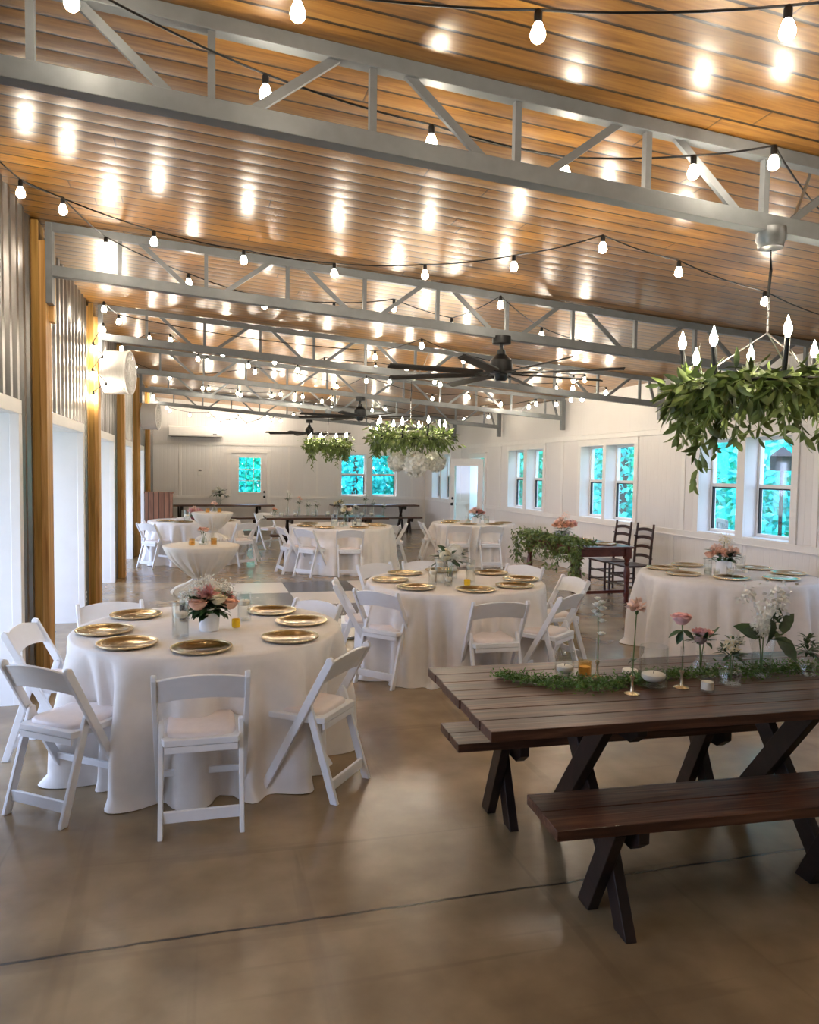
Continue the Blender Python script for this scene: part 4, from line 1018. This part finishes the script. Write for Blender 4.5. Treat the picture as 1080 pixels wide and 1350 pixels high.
# items on the foreground picnic table
PZ = .7625
gl = MB(); rr = random.Random(4)
path = [(1.35, 3.30), (1.44, 3.21), (1.53, 3.13), (1.63, 3.08), (1.74, 3.05), (1.86, 3.06), (1.98, 3.10), (2.12, 3.12), (2.28, 3.12), (2.45, 3.10), (2.62, 3.11), (2.8, 3.10), (3.0, 3.11)]
def along(t):
    q = t * (len(path) - 1); i = min(int(q), len(path) - 2); u = q - i
    return path[i][0] * (1 - u) + path[i + 1][0] * u, path[i][1] * (1 - u) + path[i + 1][1] * u
for i in range(4600):
    t = rr.random(); x, y = along(t); sp = .028 + .035 * min(1, t * 5) * (.6 + .4 * math.sin(9 * t))
    p = Vector((x + rr.gauss(0, .02), y + rr.gauss(0, sp), PZ + .004 + abs(rr.gauss(0, .014))))
    gl.leaf(p, (rr.uniform(-1, 1), rr.uniform(-1, 1), rr.uniform(-.1, .7)), rr.uniform(.012, .026), rr.uniform(.004, .008))
for s_ in range(9):
    gl.tube([(*[a + rr.gauss(0, .012) for a in along(k / 24)], PZ + .006 + .01 * rr.random()) for k in range(25)], .0014, 4)
tag(gl.build('greenery_runner', 'moss', smooth=0), 'feathery green garland laid along the middle of the foreground picnic table', 'garland')
GP = 'candles and vases on the foreground picnic table'
cyl_candle(1.68, 3.27, PZ, .047, .12, .032, 'short glass cylinder with white candle, leftmost on the foreground picnic table', GP)
votive(1.775, 3.245, PZ, 'amber glass votive beside the leftmost cylinder on the picnic table', 'amber_glass', 'amber_wax', .033, .07)
cyl_candle(1.985, 2.995, PZ, .064, .19, .05, 'taller clear glass cylinder between the two single-stem vases on the picnic table', GP)
votive(2.19, 2.885, PZ, 'clear votive with cream wax in front of the pink rose on the picnic table', 'glass', 'wax', .033, .07)
m = MB(); m.lathe([(0, 0), (.036, 0), (.038, .008), (.036, .02), (0, .022)], 20); o = m.build('disc_candle', 'wax', smooth=50); o.location = (2.01, 3.23, PZ); tag(o, 'low white disc candle behind the garland on the picnic table', 'candle', GP)

def bud_vase(x, y, label, h, gold):
    o = thing('bud_vase', label, 'vase with flower', (x, y, PZ), 0, 'single-stem bud vases on the picnic table')
    m = MB()
    m.lathe([(0, 0), (.034, 0), (.034, .004), (.010, .012), (.006, .03), (.006, .06), (.011, .075), (.011, .08), (.006, .082), (0, .082)], 18)
    m.build('holder', 'gold_rim' if gold else 'chrome', o, smooth=50)
    m = MB(); m.lathe([(.008, .078), (.0085, .09), (.0085, .19)], 14); m.build('glass_tube', 'glass', o, smooth=50)
    return o
o = bud_vase(1.815, 3.20, 'bud vase with a spire of small white blossoms, tallest stem on the picnic table left', .3, True)
m = MB(); st = [(0, 0, .09), (.004, 0, .18), (-.002, .002, .27), (.004, 0, .36)]; m.tube(st, .0028, 6); m.build('stem', 'stem', o)
for k, (dx, dy, z, r) in enumerate(((-.012, -.006, .345, .016), (.014, -.004, .355, .014), (.016, 0, .325, .017), (-.014, .004, .31, .015), (-.004, -.012, .298, .014), (.022, .004, .265, .013), (.016, -.004, .205, .014), (-.008, 0, .375, .011))):
    m = MB(); petals(m, (dx, dy, z), r * 1.35, 3, seed=k, n_=6); m.build('blossom', 'white_petal', o, smooth=60)
o = bud_vase(1.83, 2.92, 'gold bud vase holding a peach carnation on the picnic table', .3, True)
m = MB(); m.tube([(0, 0, .08), (.003, 0, .17), (.008, 0, .28), (.012, 0, .375)], .0026, 6); m.lathe([(0, .350), (.006, .355), (.011, .38), (0, .385)], 8, c=(.012, 0, 0)); m.build('stem', 'stem', o)
m = MB(); carnation(m, (.012, 0, .392), .050, 3); m.build('carnation', 'blush', o, smooth=60)
m = MB(); foliage(m, (.002, 0, .145), .012, 6, .025, .012, 3); m.build('leaf', 'leaf_dark', o)
o = bud_vase(2.105, 2.955, 'gold bud vase holding one large pink rose on the picnic table', .3, True)
m = MB(); m.tube([(0, 0, .08), (.003, 0, .19), (-.006, 0, .29)], .003, 6); m.build('stem', 'stem', o)
m = MB(); rose(m, (-.010, 0, .318), .050, 5); m.build('rose', 'pink', o, smooth=60)
m = MB()
for d in ((-.4, 0, -1), (.2, .2, -1), (.5, -.2, -.3), (-.5, .2, -.2)): m.leaf((-.004, 0, .265), d, .07, .030)
m.build('leaf', 'leaf_dark', o, smooth=60)
GB = 'flower vases on the foreground picnic table'
bouquet(2.37, 3.18, PZ, 'dusky peach rose with dark leaves in a small clear vase, beside the single pink rose', ('glass', 'bud', .036, .09),
  [('rose', -.02, -.01, .145, .034, 'mauve'), ('petal', .01, -.01, .165, .034, 'pink'), ('petal', -.005, .01, .17, .030, 'rose')], [((.02, 0, .13), .06, 26, .07, .022)], GB, scl=1.12)
bouquet(2.36, 2.95, PZ, 'small round vase of fine greenery and buds on the picnic table', ('glass', 'jar', .042, .085),
  [('fluff', .0, 0, .15, .035, 'cream'), ('fluff', .03, 0, .17, .03, 'white_petal')], [((0, 0, .11), .05, 46, .045, .014), ((.01, 0, .16), .05, 20, .03, .010)], GB, scl=1.2)
def big_extra(o):
    rr = random.Random(8); m = MB()
    arc = [Vector((-.01, 0, .12)), Vector((-.03, 0, .20)), Vector((-.06, -.01, .265)), Vector((-.10, -.02, .29)), Vector((-.145, -.03, .275))]
    m.tube(arc, .002, 5)
    for i in range(70):
        t = rr.uniform(.25, 1) * 3.99; k = int(t); p = arc[k].lerp(arc[k + 1], t - k) + Vector((rr.gauss(0, .012), rr.gauss(0, .012), rr.gauss(0, .012)))
        m.leaf(p, (rr.uniform(-1, 1), rr.uniform(-1, 1), rr.uniform(-1, 1)), .014, .009)
    m.build('white_spray', 'white_petal', o, smooth=60); m = MB()
    arc2 = [Vector((.01, 0, .12)), Vector((.035, 0, .18)), Vector((.06, .0, .235)), Vector((.085, .01, .285))]
    m.tube(arc2, .002, 5)
    for i in range(240):
        t = rr.uniform(.2, 1) * 2.99; k = int(t); sp = .010 + .014 * t / 3
        p = arc2[k].lerp(arc2[k + 1], t - k) + Vector((rr.gauss(0, sp), rr.gauss(0, sp), rr.gauss(0, sp)))
        m.leaf(p, (rr.uniform(-1, 1), rr.uniform(-1, 1), rr.uniform(-1, 1)), .016, .011)
    m.build('white_spray', 'white_petal', o, smooth=60)
    l = MB()
    for d, p, L, w_ in (((-1, -.2, .35), (-.02, 0, .14), .10, .04), ((.9, -.1, .55), (.03, 0, .13), .15, .05), ((.35, -.4, -.5), (.03, -.02, .14), .11, .07), ((-.2, -.4, .7), (-.01, -.02, .11), .11, .07), ((.3, -.2, .9), (.03, 0, .13), .11, .05), ((-.5, .3, .3), (0, 0, .13), .1, .06), ((.0, -.6, .1), (0, -.02, .13), .09, .06)):
        l.leaf(p, d, L, w_, up=(0, -1, .6), bend=.15)
    l.build('broad_leaf', 'leaf_dark', o, smooth=60)
bouquet(2.60, 3.03, PZ, 'tall glass vase with arching white sprays and broad dark leaves, largest on the picnic table', ('glass', 'flare', .044, .135),
  [('fluff', -.02, 0, .16, .035, 'white_petal'), ('fluff', .03, .02, .17, .035, 'white_petal')], [], GB, scl=1.45, extra=big_extra)
bouquet(2.84, 3.0, PZ, 'small clear jar of flat green leaves at the right end of the picnic table', ('glass', 'jar', .034, .085),
  [], [((0, 0, .10), .03, 26, .055, .016), ((0, 0, .13), .03, 18, .05, .014), ((0, 0, .155), .02, 12, .045, .014)], GB, scl=1.15)

# vases on the long far table
rr = random.Random(12); kinds = ['white_petal', 'cream', 'blush', 'peach', 'white_petal']
for i, (x, hgt, kd) in enumerate(((1.42, .16, 'peach'), (1.70, .50, 'white_petal'), (1.95, .38, 'blush'), (2.10, .30, 'white_petal'), (2.30, .30, 'white_petal'), (2.82, .30, 'cream'), (3.10, .22, 'white_petal'), (3.32, .48, 'white_petal'), (3.52, .34, 'white_petal'), (3.68, .26, 'white_petal'))):
    nm = ['leftmost low peach', 'tall slender white', 'slim blush', 'short white', 'round white', 'large leafy cream', 'low white', 'tallest thin white', 'dark-leaved white', 'rightmost white'][i]
    big = i == 5
    bouquet(x, 15.5 + .15 * (i % 3), TZ, nm + ' flowers in glass on the long dark table at the back', ('glass', 'cyl', .035 if not big else .07, min(.2, hgt * .6)),
      [('carnation', rr.uniform(-.03, .03), 0, hgt, .045 if not big else .06, kd), ('carnation', .05, .02, hgt * .9, .035, kd)] + ([('carnation', -.1, 0, hgt * .85, .06, 'cream')] if big else []),
      [((0, 0, hgt * .7), .06 if not big else .2, 14 if not big else 60, .08, .03)], 'vases along the far dark table')
for i, x in enumerate((1.55, 1.85, 2.2, 2.5, 2.65, 3.0, 3.2, 3.42)):
    nm = ['leftmost', 'second from the left', 'third from the left', 'fourth from the left', 'fifth from the left', 'sixth from the left', 'seventh from the left', 'rightmost'][i]
    cyl_candle(x, 15.35 + .1 * (i % 2), TZ, .045, .11 + .03 * (i % 3), .06, nm + ' of the small glass candle cylinders on the long dark far table', 'candle cylinders on the far dark table')
bouquet(.45, 20.9, TZ, 'white flowers with dark leaves on the bare table under the white door', ('glass', 'cyl', .07, .22), [('rose', -.1, 0, .34, .10, 'white_petal'), ('rose', .1, .02, .32, .10, 'white_petal'), ('carnation', .0, -.05, .42, .10, 'white_petal'), ('carnation', .22, 0, .22, .08, 'white_petal')], [((0, 0, .28), .2, 36, .16, .06)], 'flowers by the far wall')

# ------------------------------------------------------------------ sweetheart table with ladder-back chairs
o = thing('dining_table', 'reddish-brown dining table with turned legs by the right wall, garland over its left end', 'table', (4.70, 8.90, 0), 0)
m = MB(); m.box(0, .86, 0, 1.66, .735, .762); m.build('tabletop', 'mahogany', o, smooth=0, bevel=.006)
m = MB(); m.box(.05, .81, .05, .075, .63, .735); m.box(.05, .81, 1.585, 1.61, .63, .735); m.box(.05, .075, .05, 1.61, .63, .735); m.box(.785, .81, .05, 1.61, .63, .735); m.build('apron', 'mahogany', o, smooth=0, bevel=.003)
leg = [(0, 0), (.028, 0), (.034, .03), (.026, .06), (.040, .10), (.042, .16), (.030, .22), (.036, .30), (.046, .38), (.038, .46), (.026, .50), (.040, .53), (.028, .555), (.040, .58), (.042, .63), (0, .63)]
for x, y in ((.07, .07), (.79, .07), (.07, 1.59), (.79, 1.59)):
    m = MB(); m.lathe(leg, 16, c=(x, y, 0)); m.box(x - .042, x + .042, y - .042, y + .042, .60, .735); m.build('leg', 'mahogany', o, smooth=35)
m = MB(); m.box(.07, .79, .05, .09, .14, .18); m.build('stretcher', 'mahogany', o, smooth=0)
def ladder_chair(x, y, label):
    o = thing('ladder_back_chair', label, 'chair', (x, y, 0), PI / 2, 'dark ladder-back chairs')
    for sx in (-1, 1):
        m = MB(); px = sx * .20
        m.tube([(px, 0, 0), (px, 0, .44), (px, -.015, .75), (px, -.045, 1.0)], [.017, .019, .018, .016], 10)
        for z in (.3, .55, .7, .85): m.lathe([(0, -.012), (.022, -.008), (.024, 0), (.022, .008), (0, .012)], 10, c=(px, -.012 if z > .5 else 0, z))
        m.lathe([(0, 0), (.012, .004), (.018, .02), (.012, .034), (0, .038)], 10, c=(px, -.045, .995)); m.build('back_post', 'espresso', o)
        m = MB(); m.tube([(sx * .22, .38, 0), (sx * .22, .38, .45)], .018, 10); m.build('leg', 'espresso', o)
        m = MB(); m.tube([(px, 0, .16), (sx * .22, .38, .16)], .010, 8); m.tube([(px, 0, .29), (sx * .22, .38, .29)], .010, 8); m.build('side_rung', 'espresso', o)
    m = MB(); m.tube([(-.22, .38, .18), (.22, .38, .18)], .011, 8); m.tube([(-.22, .38, .31), (.22, .38, .31)], .011, 8); m.tube([(-.2, 0, .2), (.2, 0, .2)], .011, 8); m.build('rung', 'espresso', o)
    for i, z in enumerate((.56, .69, .82, .93)):
        m = MB(); vs = []; fs = []; n_ = 10; yo = -.004 - .04 * max(0, (z - .55) / .4)
        for k in range(n_ + 1):
            u = -1 + 2 * k / n_; xx = u * .195; cv = -.02 * (1 - u * u); zt_ = z + .022 + .020 * (1 - u * u); zb_ = z - .022 + .020 * (1 - u * u)
            vs += [(xx, yo + cv - .006, zt_), (xx, yo + cv + .006, zt_), (xx, yo + cv + .006, zb_), (xx, yo + cv - .006, zb_)]
        for k in range(n_):
            a = k * 4
            for j in range(4): fs.append((a + j, a + (j + 1) % 4, a + 4 + (j + 1) % 4, a + 4 + j))
        m.add(vs, fs); m.build('back_slat', 'espresso', o)
    m = MB(); m.prism([(-.205, -.01), (.205, -.01), (.24, .40), (-.24, .40)], 'z', .435, .462); m.build('seat', 'espresso', o, smooth=0, bevel=.008)
    return o
ladder_chair(6.02, 9.45, 'dark ladder-back chair nearer the camera, beside the reddish table against the right wall')
ladder_chair(6.02, 10.02, 'dark ladder-back chair farther along, behind the reddish table')
rr = random.Random(21); gl = MB()
def blob(n_, fx, L=(.05, .10), w_=(.014, .026), down=0):
    for i in range(n_):
        p = Vector(fx()); gl.leaf(p, (rr.uniform(-1, 1), rr.uniform(-1, 1), rr.uniform(-.6 - down, .6 - down)), rr.uniform(*L), rr.uniform(*w_))
blob(900, lambda: (4.76 + rr.gauss(0, .08), rr.uniform(8.95, 10.75), .79 + abs(rr.gauss(0, .04))))
blob(420, lambda: (4.67 + rr.gauss(0, .03), rr.uniform(8.9, 10.6), rr.uniform(.58, .80)), down=.6)
blob(260, lambda: (4.68 + rr.gauss(0, .035), 8.86 + rr.gauss(0, .035), rr.uniform(.33, .80)), down=.8)
blob(160, lambda: (4.62 + rr.gauss(0, .04), 10.62 + rr.gauss(0, .05), rr.uniform(.42, .85)), down=.8)
blob(120, lambda: (rr.uniform(4.70, 4.98), 8.98 + rr.gauss(0, .06), .79 + abs(rr.gauss(0, .025))))
for y in (9.3, 9.5, 9.75, 10.0): spray(gl, Vector((4.66, y, .72)), .3, rr)
tag(gl.build('table_garland', 'leaf', smooth=60), 'thick green garland spilling over the left side of the reddish dining table', 'garland')
bouquet(4.92, 9.75, .80, 'peach flowers in a silver bowl on the reddish dining table', ('pot', .11, .10, 'silver'), [('carnation', -.12, -.06, .20, .09, 'peach'), ('carnation', .02, -.12, .20, .09, 'peach'), ('carnation', .0, .05, .24, .09, 'blush'), ('carnation', .14, -.02, .21, .09, 'pink'), ('carnation', .05, .17, .20, .08, 'blush'), ('fluff', .08, .05, .33, .07, 'blush')], [((0, 0, .12), .18, 40, .1, .03)], 'table bouquets')
for x, y, l in ((5.30, 9.25, 'nearer'), (5.30, 9.85, 'farther')):
    plate(x, y, .763, 'dark charger plate, the %s of two on the reddish dining table' % l, 'chargers on the reddish dining table')

# ------------------------------------------------------------------ dance floor
o = thing('dance_floor', 'glossy black-and-white checkered dance floor laid on the concrete in mid-room', 'dance floor', (.2, 7.6, 0))
m = MB(); m.box(0, 2.94, 0, 3.92, .001, .018); m.build('panel', 'checker', o, smooth=0)
m = MB()
for a in ((-.05, 0, -.05, 3.97), (2.94, 2.99, -.05, 3.97), (0, 2.94, -.05, 0), (0, 2.94, 3.92, 3.97)): m.box(a[0], a[1], a[2], a[3], .001, .014)
m.build('edge_ramp', 'black', o, smooth=0, bevel=.004)

# ------------------------------------------------------------------ wall and post equipment
o = thing('air_conditioner', 'white wall-mounted split air conditioner high on the far wall, left of the door', 'air conditioner', (-.14, YF, 2.57))
m = MB(); m.prism([(-.22, .03), (-.20, .0), (0, 0), (0, .29), (-.17, .29), (-.21, .26)], 'x', -.70, .70); m.build('casing', 'label_white', o, smooth=0, bevel=.01)
m = MB(); m.box(-.64, .64, -.215, -.06, -.006, .0); m.build('louver', 'flat_black', o, smooth=0)
m = MB(); m.box(.45, .55, -.226, -.2205, .05, .09); m.build('display', 'steel', o, smooth=0)
o = thing('thermostat', 'small white thermostat on the far wall below the air conditioner', 'thermostat', (-.03, YF, 1.62))
m = MB(); m.box(-.06, .06, -.028, 0, -.09, .09); m.build('casing', 'label_white', o, smooth=0, bevel=.006)
m = MB(); m.box(-.04, .04, -.031, -.028, .02, .065); m.build('screen', 'steel', o, smooth=0)
def wall_fan(y, z, label):
    o = thing('barrel_fan', label, 'fan', (-1.105, y, z), -.17, 'round white fans on the left posts')
    mt = Matrix.Rotation(PI / 2, 4, 'Y'); r = .255
    m = MB(); prof = [(0, .02)]
    for i in range(18):
        x = .02 + .26 * i / 17; prof += [(r * .985, x), (r, x + .004), (r, x + .010), (r * .985, x + .014)]
    m.lathe(prof, 40, mat=mt); m.build('drum', 'label_white', o, smooth=30)
    m = MB(); m.lathe([(r * .97, .285), (r * 1.01, .29), (r * 1.02, .305), (r * .98, .315), (r * .94, .305), (r * .94, .29)], 40, mat=mt)
    for k in range(4):
        q = r * (.2 + .2 * k); m.tube([(.305, q * math.cos(t * PI / 16), q * math.sin(t * PI / 16)) for t in range(33)], .004, 5, caps=False)
    for k in range(16):
        a = k * PI / 8; m.beam((.305, .02 * math.cos(a), .02 * math.sin(a)), (.305, r * .95 * math.cos(a), r * .95 * math.sin(a)), .005, .005)
    m.build('grille', 'label_white', o, smooth=40)
    m = MB(); m.box(-.035, .03, -.04, .04, -.06, .06); m.build('bracket', 'galv', o, smooth=0)
wall_fan(9.66, 2.84, 'round white drum fan on the second wooden post, nearer of two')
wall_fan(15.76, 2.72, 'round white drum fan farther back on the fourth wooden post')
o = thing('podium', 'reddish-brown wooden podium standing against the left wall behind the far left table', 'podium', (-1.02, 17.75, 0))
m = MB(); m.box(-.18, .40, 0, .45, .05, 1.15); m.build('body', 'podium', o, smooth=0, bevel=.003)
m = MB(); m.box(-.20, .42, -.02, .47, 1.15, 1.18); m.build('top', 'podium', o, smooth=0, bevel=.003)
m = MB(); m.box(-.16, .38, .02, .43, 0, .05); m.build('plinth', 'espresso', o, smooth=0)
o = thing('wall_outlet', 'small white outlet box low by the second left opening', 'outlet', (XW + .035, 9.05, .28))
m = MB(); m.box(0, .012, -.035, .035, -.06, .06); m.build('cover_plate', 'label_white', o, smooth=0, bevel=.003)
m = MB(); m.box(.012, .014, -.015, .015, .012, .04); m.box(.012, .014, -.015, .015, -.04, -.012); m.build('receptacle', 'flat_black', o, smooth=0)

# ------------------------------------------------------------------ outdoors beyond the windows
def tree(x, y, h, r, seed, label, m_):
    rr = random.Random(seed)
    o = thing('tree', label, 'tree', (x, y, -.14), 0, 'trees outside the windows')
    m = MB(); m.tube([(0, 0, 0), (.05, .05, h * .35), (0, .1, h * .75)], [.16, .12, .05], 8); m.build('trunk', 'bark', o)
    m = MB()
    for i in range(5200):
        a = rr.uniform(0, 6.28); z = rr.uniform(.02, 1.0); q = max(0, math.sin(min(1, z * .86 + .14) * PI)) ** .5 * r * math.sqrt(rr.uniform(.15, 1))
        c = Vector((q * math.cos(a), q * math.sin(a), z * h)); d = Vector((rr.uniform(-1, 1), rr.uniform(-1, 1), rr.uniform(-1, .6))).normalized()
        b = d.cross(Vector((rr.uniform(-1, 1), rr.uniform(-1, 1), rr.uniform(-1, 1)))).normalized(); L, w_ = rr.uniform(.16, .30), rr.uniform(.06, .10)
        m.add([c, c + d * L * .5 + b * w_, c + d * L, c + d * L * .5 - b * w_], [(0, 1, 2, 3)])
    m.build('crown', m_, o, smooth=0)
k = 0
side = [(11.8, 6.0), (12.6, 9.6), (12.2, 13.2), (12.8, 16.9), (12.4, 20.6), (12.9, 24.4), (13.2, 28.4), (13.5, 32.4), (14, 36.6), (16.6, 11.4), (16.8, 15.2), (16.6, 19), (17, 23), (17.4, 27.2), (18, 32), (9.7, 25.6), (10.7, 29.8)]
where = ['outside the right wall, closest to the camera', 'outside the nearest right windows, second along', 'outside the right wall windows, third along', 'outside the right wall windows, fourth along', 'outside the right wall windows, fifth along', 'outside the right wall, sixth along', 'far outside the right wall, seventh along', 'far outside the right wall, eighth along', 'farthest outside the right wall', 'in the back row outside the right wall, nearest', 'in the back row outside the right wall, second', 'in the back row outside the right wall, third', 'in the back row outside the right wall, fourth', 'in the back row outside the right wall, fifth', 'in the back row outside the right wall, farthest', 'seen through the open glazed door, nearer', 'seen through the open glazed door, farther']
for (x, y), wh in zip(side, where):
    tree(x, y, 6.0, 2.15, 50 + k, 'bright green leafy tree ' + wh, 'tree_leaf' if k % 2 else 'tree_leaf_b'); k += 1
for (x, y), wh in zip(((-3, 33), (.4, 33.6), (3.4, 33), (6.6, 33.4), (9.8, 33), (1.6, 37), (5, 37.2), (8.4, 37)), ('leftmost beyond the far wall', 'beyond the far glazed door', 'beyond the far windows, left', 'beyond the far windows, right', 'rightmost beyond the far wall', 'behind the far row, left', 'behind the far row, middle', 'behind the far row, right')):
    tree(x, y, 6.0, 2.0, 80 + k, 'bright green leafy tree ' + wh, 'tree_leaf' if k % 2 else 'tree_leaf_b'); k += 1
o = thing('yard_lantern', 'dark lantern on a pole outside the nearest right window', 'lantern', (9.0, 10.2, -.14))
m = MB(); m.tube([(0, 0, 0), (0, 0, 1.95)], .03, 8); m.build('pole', 'black', o)
m = MB(); m.box(-.13, .13, -.13, .13, 1.95, 2.18); m.build('lantern_head', 'black', o, smooth=0)
m = MB(); m.lathe([(.25, 2.18), (.2, 2.22), (0, 2.34)], 4); m.lathe([(.25, 2.18), (0, 2.18)], 4); m.build('cap', 'black', o, smooth=0)
o = thing('garden_chair', 'dark slatted garden chair on the lawn outside the nearest right windows', 'chair', (8.6, 11.1, -.14), 1.2)
for x, y in ((-.25, 0), (.25, 0)):
    m = MB(); m.box(x - .03, x + .03, y - .02, y + .02, 0, 1.1); m.build('back_post', 'steel', o, smooth=0)
    m = MB(); m.box(x - .03, x + .03, .48, .52, 0, .6); m.build('leg', 'steel', o, smooth=0)
m = MB(); m.box(-.28, .28, -.02, .54, .42, .46); m.build('seat', 'steel', o, smooth=0)
for x in (-.12, .0, .12):
    m = MB(); m.box(x - .035, x + .035, -.012, .012, .46, 1.08); m.build('back_slat', 'steel', o, smooth=0)
m = MB(); m.box(-.25, .25, -.018, .018, 1.05, 1.12); m.build('top_rail', 'steel', o, smooth=0)

# ------------------------------------------------------------------ world
wd = bpy.data.worlds.new('sky'); scene.world = wd; wd.use_nodes = True
nt = wd.node_tree; nt.nodes.clear()
out = nt.nodes.new('ShaderNodeOutputWorld'); bg = nt.nodes.new('ShaderNodeBackground')
tc = nt.nodes.new('ShaderNodeTexCoord'); sp = nt.nodes.new('ShaderNodeSeparateXYZ'); nt.links.new(tc.outputs['Generated'], sp.inputs[0])
col = ramp(nt, sp.outputs['Z'], [(0.0, (.62, .71, 1.0)), (.5, (.50, .66, 1.0)), (1.0, (.42, .58, 1.0))])
nt.links.new(col, bg.inputs[0]); bg.inputs[1].default_value = 5.0
nt.links.new(bg.outputs[0], out.inputs[0])

sl = bpy.data.lights.new('sun', 'SUN'); so = bpy.data.objects.new('sun', sl); COL.objects.link(so)
sl.energy = 5.5; sl.angle = math.radians(2); sl.color = (1, .97, .90)
so.rotation_euler = (math.radians(-14), math.radians(-20), 0)     # steep sun added to brighten the trees behind the windows

# ------------------------------------------------------------------ camera
fpx, psi, th, ro = 1001.4, .2681, .0545, -.0134
fw = Vector((math.sin(psi) * math.cos(th), math.cos(psi) * math.cos(th), -math.sin(th)))
r0 = Vector((math.cos(psi), -math.sin(psi), 0)); u0 = r0.cross(fw)
rt = r0 * math.cos(ro) - u0 * math.sin(ro); up = r0 * math.sin(ro) + u0 * math.cos(ro)
cam = bpy.data.cameras.new('camera'); co = bpy.data.objects.new('camera', cam); COL.objects.link(co)
co.matrix_world = Matrix(((rt.x, up.x, -fw.x, 0), (rt.y, up.y, -fw.y, 0), (rt.z, up.z, -fw.z, 1.733), (0, 0, 0, 1)))
cam.sensor_fit = 'HORIZONTAL'; cam.sensor_width = 36; cam.lens = fpx * 36 / 1080; cam.clip_start = .05; cam.clip_end = 300
scene.camera = co
vs_ = scene.view_settings
vs_.view_transform = 'Standard'; vs_.look = 'None'; vs_.exposure = .62; vs_.gamma = 1; vs_.use_curve_mapping = False
